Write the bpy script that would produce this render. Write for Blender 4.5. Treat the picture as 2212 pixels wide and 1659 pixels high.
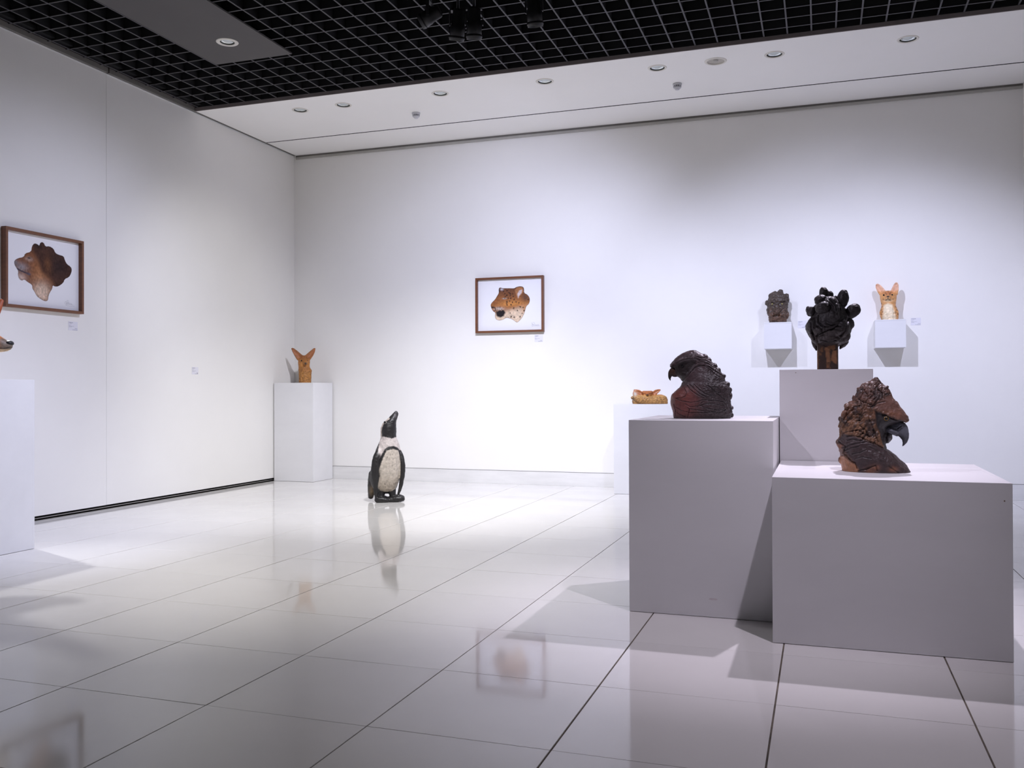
import bpy, bmesh, math, random
import numpy as np
from mathutils import Vector, Matrix, Quaternion, noise as mnoise

for o in list(bpy.data.objects):
    bpy.data.objects.remove(o, do_unlink=True)
SC = bpy.context.scene
COL = SC.collection
PI = math.pi
rad = math.radians
random.seed(7)
rng = np.random.default_rng(7)

# ------------------------------------------------------------------ camera
cam_d = bpy.data.cameras.new('camera')
cam_d.sensor_fit = 'HORIZONTAL'
cam_d.sensor_width = 36.0
cam_d.lens = 36.0 * 1957.9 / 2212.0
cam_d.clip_start = 0.05
cam_d.clip_end = 60
cam = bpy.data.objects.new('camera', cam_d)
COL.objects.link(cam)
cam.matrix_world = (Matrix.Translation((0, 0, 1.0492)) @ Matrix.Rotation(rad(18.8466), 4, 'Z')
                    @ Matrix.Rotation(rad(90.3772), 4, 'X') @ Matrix.Rotation(rad(-0.1988), 4, 'Z'))
SC.camera = cam

# ------------------------------------------------------------------ world, exposure
w = bpy.data.worlds.new('world')
SC.world = w
w.use_nodes = True
w.node_tree.nodes['Background'].inputs[0].default_value = (0.5, 0.5, 0.55, 1)
w.node_tree.nodes['Background'].inputs[1].default_value = 0.02
vs = SC.view_settings
vs.view_transform = 'Standard'
vs.look = 'None'
vs.exposure = 0.47
vs.gamma = 1.0
vs.use_curve_mapping = False

# ------------------------------------------------------------------ gallery spotlights
COOL = (0.70, 0.735, 1.0)
NEUT = (0.97, 0.97, 1.0)
LAV = (0.90, 0.82, 1.0)
WARM = (1.0, 0.95, 0.90)
def spot(name, loc, aim, watts, size, blend=0.9, col=COOL, radius=0.03):
    l = bpy.data.lights.new(name, 'SPOT')
    l.energy = watts
    l.spot_size = rad(size)
    l.spot_blend = blend
    l.color = col
    l.shadow_soft_size = radius
    o = bpy.data.objects.new(name, l)
    COL.objects.link(o)
    o.location = loc
    o.rotation_euler = (Vector(aim) - Vector(loc)).to_track_quat('-Z', 'Y').to_euler()
    return o
# rear track (Y = 6.12): back wall, left wall and the podium group from behind
SPOTS = [
    ('spot_podium_back', (0.38, 6.12, 3.62), (0.05, 4.7, 0.8), 280, 54, 1.0, LAV),
    ('spot_shelf_right', (1.20, 6.12, 3.62), (0.75, 9.5, 1.15), 180, 64, 1.0, COOL),
    ('spot_shelf_left', (-0.80, 6.12, 3.66), (0.10, 9.5, 1.10), 285, 76, 1.0, COOL),
    ('spot_curled_fox', (-1.97, 6.20, 3.53), (-1.9, 9.3, 1.1), 130, 84, 1.0, COOL),
    ('spot_picture', (-2.43, 6.24, 3.50), (-3.3, 9.5, 1.75), 235, 86, 1.0, COOL),
    ('spot_penguin', (-2.62, 6.30, 3.54), (-3.6, 7.9, 0.1), 390, 90, 1.0, NEUT),
    ('spot_corner', (-2.62, 6.30, 3.54), (-6.0, 8.0, 1.6), 120, 50, 1.0, NEUT),
    ('spot_left_wall', (-2.86, 6.06, 3.60), (-6.0, 5.9, 1.0), 140, 84, 1.0, COOL),
    # front track (Y = 2.97), out of the frame above
    ('spot_podium_right', (0.55, 2.97, 3.62), (-0.30, 4.25, 0.12), 160, 46, 1.0, LAV),
    ('spot_podium_left', (-2.39, 2.97, 3.62), (0.3, 4.8, 1.05), 105, 34, 1.0, LAV),
    ('spot_dog_right', (-2.39, 2.97, 3.62), (-5.1, 4.7, 0.7), 340, 46, 1.0, COOL),
    ('spot_floor_fill', (-2.39, 2.97, 3.62), (-3.3, 5.5, 0.0), 170, 80, 1.0, WARM),  # added fill light that brightens the middle of the floor
    ('spot_dog_left', (-5.95, 5.12, 2.36), (-3.4, 3.4, 0.0), 150, 74, 0.9, NEUT),  # off the track, low by the left wall; placed to cast the dog's floor shadow
]
for s in SPOTS:
    spot(*s)

# ------------------------------------------------------------------ materials
def srgb(r, g, b):
    f = lambda c: (c / 255 / 12.92) if c / 255 <= 0.04045 else ((c / 255 + 0.055) / 1.055) ** 2.4
    return (f(r), f(g), f(b), 1.0)
def mat(name, col, rough=0.5, metal=0.0, var=0.0, vscale=3.0, bump=0.0, bscale=200.0, spec=0.5,
        coat=0.0, attr=None, emit=None, rough_var=0.0, stretch=(1, 1, 1), objvar=0.0):
    m = bpy.data.materials.new(name)
    m.use_nodes = True
    nt = m.node_tree
    N, L = nt.nodes, nt.links
    b = N['Principled BSDF']
    b.inputs['Base Color'].default_value = (*col[:3], 1)
    b.inputs['Roughness'].default_value = rough
    b.inputs['Metallic'].default_value = metal
    b.inputs['Specular IOR Level'].default_value = spec
    b.inputs['Coat Weight'].default_value = coat
    b.inputs['Coat Roughness'].default_value = 0.25
    tc = N.new('ShaderNodeTexCoord')
    mp = N.new('ShaderNodeMapping')
    mp.inputs['Scale'].default_value = stretch
    L.new(tc.outputs['Object'], mp.inputs['Vector'])
    csrc = None
    if attr:
        a = N.new('ShaderNodeAttribute')
        a.attribute_name = attr
        csrc = a.outputs['Color']
    if var > 0 or rough_var > 0:
        nz = N.new('ShaderNodeTexNoise')
        nz.inputs['Scale'].default_value = vscale
        nz.inputs['Detail'].default_value = 6
        nz.inputs['Roughness'].default_value = 0.6
        L.new(mp.outputs[0], nz.inputs['Vector'])
    if var > 0:
        rmp = N.new('ShaderNodeMapRange')
        rmp.inputs['From Min'].default_value = 0.25
        rmp.inputs['From Max'].default_value = 0.75
        rmp.inputs['To Min'].default_value = 1 - var
        rmp.inputs['To Max'].default_value = 1 + var
        L.new(nz.outputs['Fac'], rmp.inputs['Value'])
        mx = N.new('ShaderNodeVectorMath')
        mx.operation = 'SCALE'
        if csrc:
            L.new(csrc, mx.inputs[0])
        else:
            mx.inputs[0].default_value = col[:3]
        L.new(rmp.outputs[0], mx.inputs['Scale'])
        csrc = mx.outputs[0]
    if objvar > 0:
        oi = N.new('ShaderNodeObjectInfo')
        r2 = N.new('ShaderNodeMapRange')
        r2.inputs['To Min'].default_value = 1 - objvar
        r2.inputs['To Max'].default_value = 1 + objvar
        L.new(oi.outputs['Random'], r2.inputs['Value'])
        m2 = N.new('ShaderNodeVectorMath')
        m2.operation = 'SCALE'
        if csrc:
            L.new(csrc, m2.inputs[0])
        else:
            m2.inputs[0].default_value = col[:3]
        L.new(r2.outputs[0], m2.inputs['Scale'])
        csrc = m2.outputs[0]
    if csrc:
        L.new(csrc, b.inputs['Base Color'])
    if rough_var > 0:
        r3 = N.new('ShaderNodeMapRange')
        r3.inputs['From Min'].default_value = 0.3
        r3.inputs['From Max'].default_value = 0.7
        r3.inputs['To Min'].default_value = max(0.02, rough - rough_var)
        r3.inputs['To Max'].default_value = rough + rough_var
        L.new(nz.outputs['Fac'], r3.inputs['Value'])
        L.new(r3.outputs[0], b.inputs['Roughness'])
    if bump > 0:
        n2 = N.new('ShaderNodeTexNoise')
        n2.inputs['Scale'].default_value = bscale
        n2.inputs['Detail'].default_value = 5
        L.new(mp.outputs[0], n2.inputs['Vector'])
        bp = N.new('ShaderNodeBump')
        bp.inputs['Strength'].default_value = bump
        bp.inputs['Distance'].default_value = 0.002
        L.new(n2.outputs['Fac'], bp.inputs['Height'])
        L.new(bp.outputs[0], b.inputs['Normal'])
    if emit:
        b.inputs['Emission Color'].default_value = (*emit[0], 1)
        b.inputs['Emission Strength'].default_value = emit[1]
    return m

M = {}
M['wall'] = mat('wall_paint', (0.87, 0.853, 0.82), 0.62, var=0.025, vscale=0.9, bump=0.05, bscale=120, spec=0.3)
M['ceil'] = mat('ceiling_paint', (0.91, 0.895, 0.865), 0.7, var=0.015, vscale=1.5, spec=0.3)
M['plinth'] = mat('plinth_paint', (0.77, 0.765, 0.775), 0.5, var=0.035, vscale=4, bump=0.06, bscale=90, spec=0.35, stretch=(0.4, 1, 1))
M['mdf'] = mat('board_edge', srgb(120, 95, 75), 0.8, var=0.2, vscale=30)
M['tile'] = mat('polished_tile', (0.80, 0.778, 0.75), 0.07, var=0.03, vscale=2.2, spec=0.62, rough_var=0.025, objvar=0.012)
M['grout'] = mat('dirty_grout', srgb(104, 94, 82), 0.9, var=0.6, vscale=11)
M['base'] = mat('baseboard_paint', (0.76, 0.75, 0.73), 0.55, var=0.08, vscale=5, spec=0.3, stretch=(0.5, 1, 3))
M['black'] = mat('black_gap', (0.006, 0.006, 0.006), 0.8)
M['steel'] = mat('track_steel', (0.35, 0.34, 0.33), 0.35, metal=0.8)
M['web'] = mat('grid_web_black', (0.012, 0.012, 0.013), 0.7, var=0.1, vscale=5)
M['grid'] = mat('grid_paint', (0.062, 0.060, 0.066), 0.6, var=0.1, vscale=5)
M['void'] = mat('void_black', (0.004, 0.004, 0.005), 0.95)
M['fascia'] = mat('fascia_paint', (0.24, 0.21, 0.20), 0.6, var=0.06, vscale=3)
M['greypanel'] = mat('grey_panel_paint', (0.085, 0.079, 0.077), 0.7, var=0.05, vscale=4)
M['trim'] = mat('trim_grey', (0.16, 0.15, 0.135), 0.6, var=0.08, vscale=6)
M['trimlight'] = mat('trim_beige', (0.42, 0.405, 0.37), 0.6, var=0.08, vscale=6)
M['highlight_paint'] = mat('painted_highlight', (0.85, 0.85, 0.85), 0.5, var=0.02)
M['wood'] = mat('frame_wood', srgb(112, 68, 40), 0.45, var=0.22, vscale=9, bump=0.1, bscale=60, stretch=(1, 1, 6))
M['print'] = mat('print_paper', (1, 1, 1), 0.75, attr='Col', var=0.01, spec=0.2)
M['ink'] = mat('ink', (0.17, 0.165, 0.19), 0.8, var=0.05)
M['inkgrey'] = mat('ink_grey', (0.36, 0.355, 0.39), 0.8, var=0.05)
M['card'] = mat('card', (0.78, 0.77, 0.82), 0.6, var=0.02)
M['clay'] = mat('glazed_clay', (1, 1, 1), 0.47, attr='Col', var=0.28, vscale=38, bump=0.3, bscale=95, coat=0.06)
M['clay_dry'] = mat('dry_clay', (1, 1, 1), 0.55, attr='Col', var=0.22, vscale=45, bump=0.4, bscale=120, coat=0.05)
M['clay_black'] = mat('dark_glaze', (1, 1, 1), 0.5, attr='Col', var=0.3, vscale=25, bump=0.25, bscale=70, coat=0.0, spec=0.4)
M['beak'] = mat('beak_slate', (0.035, 0.036, 0.042), 0.42, var=0.3, vscale=40, bump=0.4, bscale=110)
M['beak_horn'] = mat('beak_horn', (0.06, 0.035, 0.024), 0.45, var=0.35, vscale=30, bump=0.3, bscale=110)
M['eye'] = mat('eye_glass_black', (0.006, 0.006, 0.006), 0.12, var=0.02)
M['iris'] = mat('eye_amber', srgb(120, 92, 48), 0.2, var=0.15, vscale=80)
M['iris_y'] = mat('eye_yellow', srgb(170, 158, 100), 0.25, var=0.1, vscale=80)
M['fixture'] = mat('fixture_black', (0.012, 0.012, 0.013), 0.45, var=0.1)
M['ring'] = mat('downlight_ring', (0.74, 0.71, 0.64), 0.45, var=0.03)
M['reflector'] = mat('downlight_reflector', (0.72, 0.76, 0.74), 0.16, metal=1.0, var=0.03)
M['darkring'] = mat('downlight_gap', (0.05, 0.055, 0.045), 0.5, var=0.1)
M['lens'] = mat('downlight_lens', (0.62, 0.67, 0.66), 0.12, var=0.03, spec=0.8)
M['grille'] = mat('speaker_grille', (0.47, 0.44, 0.39), 0.6, var=0.15, vscale=120)
M['plastic'] = mat('detector_plastic', (0.62, 0.62, 0.64), 0.4, var=0.03)
M['plastic_d'] = mat('detector_slot', (0.05, 0.05, 0.06), 0.6, var=0.05)
M['clay_ring'] = mat('eye_ring_white', srgb(190, 182, 176), 0.5, var=0.1, vscale=60)
M['scuff'] = mat('faint_scuff', (0.66, 0.61, 0.62), 0.6, var=0.1, vscale=60)
M['dirt'] = mat('stain', srgb(188, 174, 156), 0.8, var=0.3, vscale=40)

# ------------------------------------------------------------------ helpers
def tag(o, label=None, cat=None, group=None, kind=None):
    if label: o['label'] = label
    if cat: o['category'] = cat
    if group: o['group'] = group
    if kind: o['kind'] = kind
    return o
def link(name, me, m, parent=None, smooth=False):
    if m is not None and not me.materials:
        me.materials.append(m)
    if smooth:
        me.polygons.foreach_set('use_smooth', [True] * len(me.polygons))
    o = bpy.data.objects.new(name, me)
    COL.objects.link(o)
    if parent is not None:
        o.parent = parent
    return o
def obj(name, bm, m, parent=None, smooth=False):
    me = bpy.data.meshes.new(name)
    bm.normal_update()
    bm.to_mesh(me)
    bm.free()
    return link(name, me, m, parent, smooth)
def thing(name, label, cat, loc=(0, 0, 0), rz=0.0, group=None):
    o = bpy.data.objects.new(name, None)
    o.empty_display_size = 0.1
    COL.objects.link(o)
    o.location = loc
    o.rotation_euler = (0, 0, rz)
    return tag(o, label, cat, group)
def bx(bm, x0, x1, y0, y1, z0, z1, bev=0.0):
    b2 = bmesh.new()
    bmesh.ops.create_cube(b2, size=1.0)
    for v in b2.verts:
        v.co = Vector(((x0 + x1) / 2 + v.co.x * (x1 - x0), (y0 + y1) / 2 + v.co.y * (y1 - y0), (z0 + z1) / 2 + v.co.z * (z1 - z0)))
    if bev > 0:
        bmesh.ops.bevel(b2, geom=list(b2.edges), offset=bev, segments=2, affect='EDGES', profile=0.5)
    me = bpy.data.meshes.new('t')
    b2.to_mesh(me)
    b2.free()
    bm.from_mesh(me)
    bpy.data.meshes.remove(me)
    return bm
def box(name, x0, x1, y0, y1, z0, z1, m, parent=None, bev=0.002):
    return obj(name, bx(bmesh.new(), x0, x1, y0, y1, z0, z1, bev), m, parent)
def lathe(prof, n=40, axis=None, origin=(0, 0, 0)):
    """prof: list of (r, z); axis: direction that local z maps to"""
    bm = bmesh.new()
    rings = []
    for r, z in prof:
        if r < 1e-6:
            rings.append([bm.verts.new((0, 0, z))])
        else:
            rings.append([bm.verts.new((r * math.cos(2 * PI * i / n), r * math.sin(2 * PI * i / n), z)) for i in range(n)])
    for a, b in zip(rings[:-1], rings[1:]):
        for i in range(n):
            j = (i + 1) % n
            if len(a) == 1 and len(b) == 1: continue
            if len(a) == 1: bm.faces.new((a[0], b[i], b[j]))
            elif len(b) == 1: bm.faces.new((a[i], b[0], a[j]))
            else: bm.faces.new((a[i], b[i], b[j], a[j]))
    bmesh.ops.recalc_face_normals(bm, faces=bm.faces)
    if axis is not None:
        q = Vector((0, 0, 1)).rotation_difference(Vector(axis).normalized()).to_matrix().to_4x4()
        bm.transform(q)
    bm.transform(Matrix.Translation(origin))
    return bm

# ------------------------------------------------------------------ the room
XL, XR, YB, YF, ZC = -6.05, 1.80, 9.56, -3.0, 3.90
ZG = 3.932                      # underside of the open grid
# floor: grout bed with 60 cm tiles
floor = box('floor', XL - 0.02, XR + 0.02, YF, YB + 0.02, -0.08, -0.0025, M['grout'], bev=0)
tag(floor, kind='structure')
def cuts(a, b, anchor, step):
    k = math.ceil((a - anchor) / step + 1e-6)
    out = [a]
    while anchor + k * step < b - 1e-6:
        out.append(anchor + k * step)
        k += 1
    return out + [b]
xs = cuts(XL + 0.004, XR - 0.002, -0.1514, 0.6)
ys = cuts(YF, YB - 0.001, 2.539, 0.6)
cache = {}
GX, GY, CH = 0.0020, 0.0008, 0.0008
for i in range(len(xs) - 1):
    for j in range(len(ys) - 1):
        dx, dy = xs[i + 1] - xs[i], ys[j + 1] - ys[j]
        if dx < 0.02 or dy < 0.02: continue
        gl, gr = (0.0030 if min(abs(xx + 0.7514), abs(xx + 0.1514), abs(xx - 0.4486)) < 0.01 else GX for xx in (xs[i], xs[i + 1]))
        key = (round(dx, 3), round(dy, 3), gl, gr)
        if key not in cache:
            bm = bmesh.new()
            hy = dy / 2 - GY
            HX = {-1: dx / 2 - gl, 1: dx / 2 - gr}
            lo = [bm.verts.new((a * HX[a], b * hy, -0.009)) for a, b in ((-1, -1), (1, -1), (1, 1), (-1, 1))]
            md = [bm.verts.new((a * HX[a], b * hy, -CH * 0.7)) for a, b in ((-1, -1), (1, -1), (1, 1), (-1, 1))]
            tp = [bm.verts.new((a * (HX[a] - CH), b * (hy - CH), 0)) for a, b in ((-1, -1), (1, -1), (1, 1), (-1, 1))]
            for k in range(4):
                n = (k + 1) % 4
                bm.faces.new((lo[k], lo[n], md[n], md[k]))
                bm.faces.new((md[k], md[n], tp[n], tp[k]))
            bm.faces.new(tp)
            me = bpy.data.meshes.new('tile')
            bm.to_mesh(me)
            bm.free()
            me.materials.append(M['tile'])
            cache[key] = me
        t = bpy.data.objects.new('tile', cache[key])
        COL.objects.link(t)
        t.parent = floor
        t.location = ((xs[i] + xs[i + 1]) / 2, (ys[j] + ys[j + 1]) / 2, 0)
        t.rotation_euler = (random.gauss(0, 0.00035), random.gauss(0, 0.00035), 0)

# back wall with top trim and baseboard
wb = box('wall_back', XL - 0.1, XR + 0.1, YB, YB + 0.1, -0.05, 4.6, M['wall'], bev=0)
tag(wb, kind='structure')
tb = box('trim_1', XL + 0.03, XR - 0.002, YB - 0.018, YB, 3.853, 3.879, M['trimlight'], bev=0.002)
tag(tb, kind='structure')
box('painted_shadow_gap', XL + 0.03, XR - 0.002, YB - 0.012, YB, 3.880, 3.900, M['trim'], tb, bev=0)  # solid grey strip, coloured as the shade in the gap
bb = box('baseboard_back', XL + 0.002, XR - 0.002, YB - 0.010, YB, 0.0, 0.147, M['base'], bev=0.0015)
tag(bb, kind='structure')
box('painted_shadow_gap', XL + 0.002, XR - 0.002, YB - 0.004, YB, 0.147, 0.1515, M['trim'], bb, bev=0)  # grey strip standing in for the groove's shadow line

# left wall: two movable panels over a floor track
wl = box('wall_left', XL - 0.12, XL - 0.045, YF, YB + 0.1, -0.05, 4.6, M['black'], bev=0)
tag(wl, kind='structure')
box('wall_panel', XL - 0.045, XL, YF, 6.4985, 0.034, 3.888, M['wall'], wl, bev=0.0025)
box('wall_panel', XL - 0.045, XL - 0.0015, 6.5025, YB, 0.034, 3.888, M['wall'], wl, bev=0.0025)
box('floor_track', XL - 0.045, XL - 0.006, YF, YB, 0.012, 0.018, M['steel'], wl, bev=0)
box('highlight_strip', XL - 0.004, XL + 0.004, YF, YB - 0.02, 3.888, 3.897, M['highlight_paint'], wl, bev=0)  # white strip painted as the highlight on the panels' lit top edge
tl = box('trim_2', XL - 0.04, XL + 0.030, YF, 6.49, 3.899, 3.945, M['trim'], bev=0.002)
tag(tl, kind='structure')
tl2 = box('trim_3', XL - 0.04, XL + 0.030, 6.505, YB - 0.02, 3.899, 3.945, M['trim'], bev=0.002)
tag(tl2, kind='structure')

wr = box('wall_right', XR, XR + 0.1, YF, YB + 0.1, -0.05, 4.6, M['wall'], bev=0)
tag(wr, kind='structure')
wf = box('wall_front', XL - 0.1, XR + 0.1, YF - 0.1, YF, -0.05, 4.6, M['wall'], bev=0)
tag(wf, kind='structure')

# ceiling: dark cover, white soffit, fascia, open grid, grey panel
ceil = box('ceiling', XL - 0.1, XR + 0.1, YF - 0.1, YB + 0.1, 4.45, 4.6, M['void'], bev=0)
tag(ceil, kind='structure')
YS = 7.69
DL = [(-4.997, 8.008), (-4.503, 8.008), (-3.451, 8.006), (-2.404, 8.012), (-1.362, 8.010), (-0.363, 8.018), (0.684, 8.028)]
SPK = (-0.854, 8.012)
def holed(name, x0, x1, y0, y1, z0, z1, holes, m, parent):
    """slab with round holes cut through it"""
    me = bpy.data.meshes.new(name)
    b = bx(bmesh.new(), x0, x1, y0, y1, z0, z1)
    b.to_mesh(me); b.free()
    tmp = bpy.data.objects.new('tmp', me)
    COL.objects.link(tmp)
    cbm = bmesh.new()
    for (x, y), r in holes:
        h = lathe([(0, -0.1), (r, -0.1), (r, 0.2), (0, 0.2)], 40, None, (x, y, z0))
        m_ = bpy.data.meshes.new('h')
        h.to_mesh(m_); h.free()
        cbm.from_mesh(m_)
        bpy.data.meshes.remove(m_)
    bmesh.ops.recalc_face_normals(cbm, faces=cbm.faces)
    cme = bpy.data.meshes.new('cut')
    cbm.to_mesh(cme); cbm.free()
    cut = bpy.data.objects.new('cut', cme)
    COL.objects.link(cut)
    md = tmp.modifiers.new('b', 'BOOLEAN')
    md.object = cut
    md.operation = 'DIFFERENCE'
    md.solver = 'EXACT'
    bpy.context.view_layer.update()
    out = bpy.data.meshes.new_from_object(tmp.evaluated_get(bpy.context.evaluated_depsgraph_get()))
    bpy.data.objects.remove(tmp)
    bpy.data.objects.remove(cut)
    out.name = name
    out.materials.clear()
    return link(name, out, m, parent)
holed('soffit_panel', XL + 0.031, XR - 0.002, YS, 8.921, ZC, ZC + 0.05, [(d, 0.068) for d in DL] + [(SPK, 0.075)], M['ceil'], ceil)
box('soffit_panel', XL + 0.031, XR - 0.002, 8.947, YB - 0.012, ZC, ZC + 0.05, M['ceil'], ceil, bev=0.001)
box('soffit_backing', XL + 0.031, XR - 0.002, YS + 0.01, YB, ZC + 0.09, ZC + 0.1, M['void'], ceil, bev=0)
box('painted_shadow_gap', XL + 0.031, XR - 0.002, 8.919, 8.949, ZC + 0.0015, ZC + 0.01, M['void'], ceil, bev=0)  # black strip fills the groove in place of its shade
box('fascia', XL + 0.031, XR - 0.002, YS - 0.012, YS - 0.0005, ZC - 0.001, ZG + 0.003, M['fascia'], ceil, bev=0.0015)
box('fascia_shade_strip', XL + 0.031, XR - 0.002, YS - 0.012, YS - 0.0005, ZG + 0.003, 4.1, M['void'], ceil, bev=0)  # black strip added so the grid cells against the fascia read dark
# grid bars, one object each
DXG, DYG, GB = 0.185, 0.1905, 0.0125
kx0 = math.ceil((XL + 0.05 + 3.575) / DXG)
x = -3.575 + kx0 * DXG
def bar_mesh(x0, x1, y0, y1, z, along):
    """T section: a painted flange below, a thin black web above it"""
    b = bx(bmesh.new(), x0, x1, y0, y1, z, z + 0.004)
    for f in b.faces: f.material_index = 0
    n = len(b.faces)
    if along == 'y': bx(b, -0.0015, 0.0015, y0, y1, z + 0.004, z + 0.10)
    else: bx(b, x0, x1, -0.0015, 0.0015, z + 0.004, z + 0.0985)
    b.faces.ensure_lookup_table()
    for f in b.faces[n:]: f.material_index = 1
    me = bpy.data.meshes.new('grid_bar')
    b.to_mesh(me); b.free()
    me.materials.append(M['grid']); me.materials.append(M['web'])
    return me
mbx = bar_mesh(-GB / 2, GB / 2, YF, YS - 0.013, ZG, 'y')
while x < XR:
    o = bpy.data.objects.new('grid_bar', mbx)
    COL.objects.link(o)
    o.parent = ceil
    o.location = (x, 0, 0)
    x += DXG
mby = bar_mesh(XL + 0.031, XR - 0.002, -GB / 2, GB / 2, ZG + 0.0012, 'x')
y = 6.202 + 7 * DYG
while y > 0.5:
    if y < YS - 0.03:
        o = bpy.data.objects.new('grid_bar', mby)
        COL.objects.link(o)
        o.parent = ceil
        o.location = (0, y, 0)
    y -= DYG
# wall side angle that carries the grid
box('grid_edge', XL + 0.031, XL + 0.11, YF, YS - 0.013, ZG + 0.02, ZG + 0.05, M['void'], ceil, bev=0)
holed('grey_panel', -5.02, -4.255, 4.55, 6.69, ZG - 0.014, ZG - 0.001, [((-4.61, 6.285), 0.062)], M['greypanel'], ceil)

# downlights
def downlight(x, y, z, label, rim=0.084, hole=0.066, group='recessed downlights', depth=0.03):
    t = thing('downlight', label, 'downlight', (x, y, z), 0, group)
    obj('trim_ring', lathe([(hole - 0.002, 0.004), (hole - 0.001, -0.003), (hole + 0.004, -0.005), (rim - 0.004, -0.004), (rim, -0.0005), (rim, 0.0)], 48), M['ring'], t, True)
    obj('inner_baffle', lathe([(hole - 0.001, -0.001), (hole - 0.006, 0.010), (hole - 0.010, 0.016)], 48), M['darkring'], t, True)
    rf = obj('reflector', lathe([(hole - 0.009, 0.008), (hole - 0.012, 0.006), (hole - 0.018, 0.016), (hole * 0.45, depth), (0, depth + 0.002)], 48), M['reflector'], t, True)
    obj('lens', lathe([(hole * 0.62, 0.012), (hole * 0.5, 0.007), (hole * 0.3, 0.004), (0, 0.003)], 40), M['lens'], rf, True)
    return t
names = ['leftmost downlight in the white soffit, nearest the corner', 'second downlight from the left in the white soffit, close beside the leftmost one',
         'third downlight from the left in the white soffit, beside a small detector', 'fourth downlight from the left, middle of the row in the white soffit',
         'third downlight from the right in the white soffit, left of the round grille', 'second downlight from the right in the white soffit, right of the round grille',
         'rightmost downlight in the white soffit']
for (x, y), n in zip(DL, names):
    downlight(x, y, ZC, n)
downlight(-4.61, 6.285, ZG - 0.014, 'downlight in the grey panel within the black ceiling grid', 0.09, 0.060)
# ceiling speaker
t = thing('ceiling_speaker', 'round beige ceiling speaker grille between two downlights in the white soffit', 'speaker', (SPK[0], SPK[1], ZC))
obj('rim', lathe([(0.073, 0.004), (0.074, -0.004), (0.080, -0.007), (0.092, -0.005), (0.096, 0.0)], 48), M['ring'], t, True)
g = obj('grille', lathe([(0.0735, 0.002), (0.05, 0.006), (0.02, 0.008), (0, 0.008)], 40), M['grille'], t, True)
obj('centre_cap', lathe([(0.022, 0.006), (0.018, 0.001), (0, -0.001)], 24), M['trimlight'], t, True)
# smoke detectors
def detector(x, y, label):
    t = thing('smoke_detector', label, 'detector', (x, y, ZC), 0, 'small grey ceiling detectors')
    obj('base', lathe([(0, 0), (0.042, 0), (0.043, -0.010), (0.040, -0.018), (0, -0.018)], 36), M['plastic'], t, True)
    obj('slot_band', lathe([(0.0335, -0.018), (0.0335, -0.036), (0, -0.036)], 36), M['plastic_d'], t, True)
    for k in range(14):
        a = 2 * PI * k / 14
        b = bx(bmesh.new(), 0.031, 0.0375, -0.0034, 0.0034, -0.0365, -0.0175)
        b.transform(Matrix.Rotation(a, 4, 'Z'))
        obj('rib', b, M['plastic'], t)
    obj('cap', lathe([(0, -0.036), (0.036, -0.036), (0.034, -0.043), (0.021, -0.047), (0.020, -0.056), (0.014, -0.060), (0, -0.060)], 36), M['plastic'], t, True)
detector(-3.927, 8.484, 'small grey smoke detector on the soffit, above left of the leopard print')
detector(-1.257, 8.485, 'small grey smoke detector on the soffit, nearest the round speaker grille')

# track spotlights that hang into view
def track_spot(x, y, z, aim, label, length=0.17, r=0.055, stem_off=(0, 0)):
    """z is the pivot height; the can points along aim"""
    t = thing('track_spotlight', label, 'spotlight', (x, y, z), 0, 'black track spotlights')
    d = (Vector(aim) - Vector((x, y, z))).normalized()
    s0 = Vector((stem_off[0], stem_off[1], 0.16))
    obj('stem', lathe([(0, 0.10), (0.011, 0.10), (0.011, 0.62), (0, 0.62)], 16), M['fixture'], t, True)
    obj('gear_box', bx(bmesh.new(), -0.05, 0.05, -0.02, 0.02, 0.62, 0.68, 0.004), M['fixture'], t)
    side = d.cross(Vector((0, 0, 1)))
    side = side.normalized() if side.length > 0.05 else Vector((1, 0, 0))
    yb = bmesh.new()
    for s in (-1, 1):
        p0 = side * s * (r + 0.008)
        mtx = Matrix.Translation(p0) @ side.to_track_quat('X', 'Z').to_matrix().to_4x4()
        b2 = bx(bmesh.new(), -0.003, 0.003, -0.012, 0.012, -0.015, 0.10)
        b2.transform(mtx)
        m_ = bpy.data.meshes.new('h'); b2.to_mesh(m_); b2.free(); yb.from_mesh(m_); bpy.data.meshes.remove(m_)
    b2 = bx(bmesh.new(), -(r + 0.011), r + 0.011, -0.012, 0.012, 0.097, 0.104)
    b2.transform(side.to_track_quat('X', 'Z').to_matrix().to_4x4())
    m_ = bpy.data.meshes.new('h'); b2.to_mesh(m_); b2.free(); yb.from_mesh(m_); bpy.data.meshes.remove(m_)
    obj('yoke', yb, M['fixture'], t)
    h = length / 2
    can = obj('can', lathe([(0, -h), (r * 0.72, -h), (r * 0.86, -h + 0.015), (r * 0.86, -0.01), (r * 0.92, -0.008), (r * 0.92, 0.004), (r, 0.008), (r, h), (r * 0.93, h), (r * 0.9, h - 0.03), (0, h - 0.034)], 36, d), M['fixture'], t, True)
    obj('snoot_ring', lathe([(r * 1.0, h - 0.03), (r * 1.07, h - 0.03), (r * 1.07, h - 0.012), (r * 1.0, h - 0.012)], 36, d), M['fixture'], can, True)
    return t
track_spot(-2.70, 6.08, 3.79, (-6.0, 5.7, 2.2), 'leftmost black track spotlight, tilted towards the left wall')
track_spot(-2.52, 6.18, 3.74, (-3.4, 7.2, 0.0), 'black track spotlight hanging in the middle of the cluster of three', 0.22)
track_spot(-2.37, 6.12, 3.71, (-2.7, 7.0, 0.0), 'black track spotlight at the right of the cluster of three', 0.22)
track_spot(-1.92, 6.14, 3.75, (-1.9, 7.2, 0.0), 'lone black track spotlight right of the cluster of three', 0.22)

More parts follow.
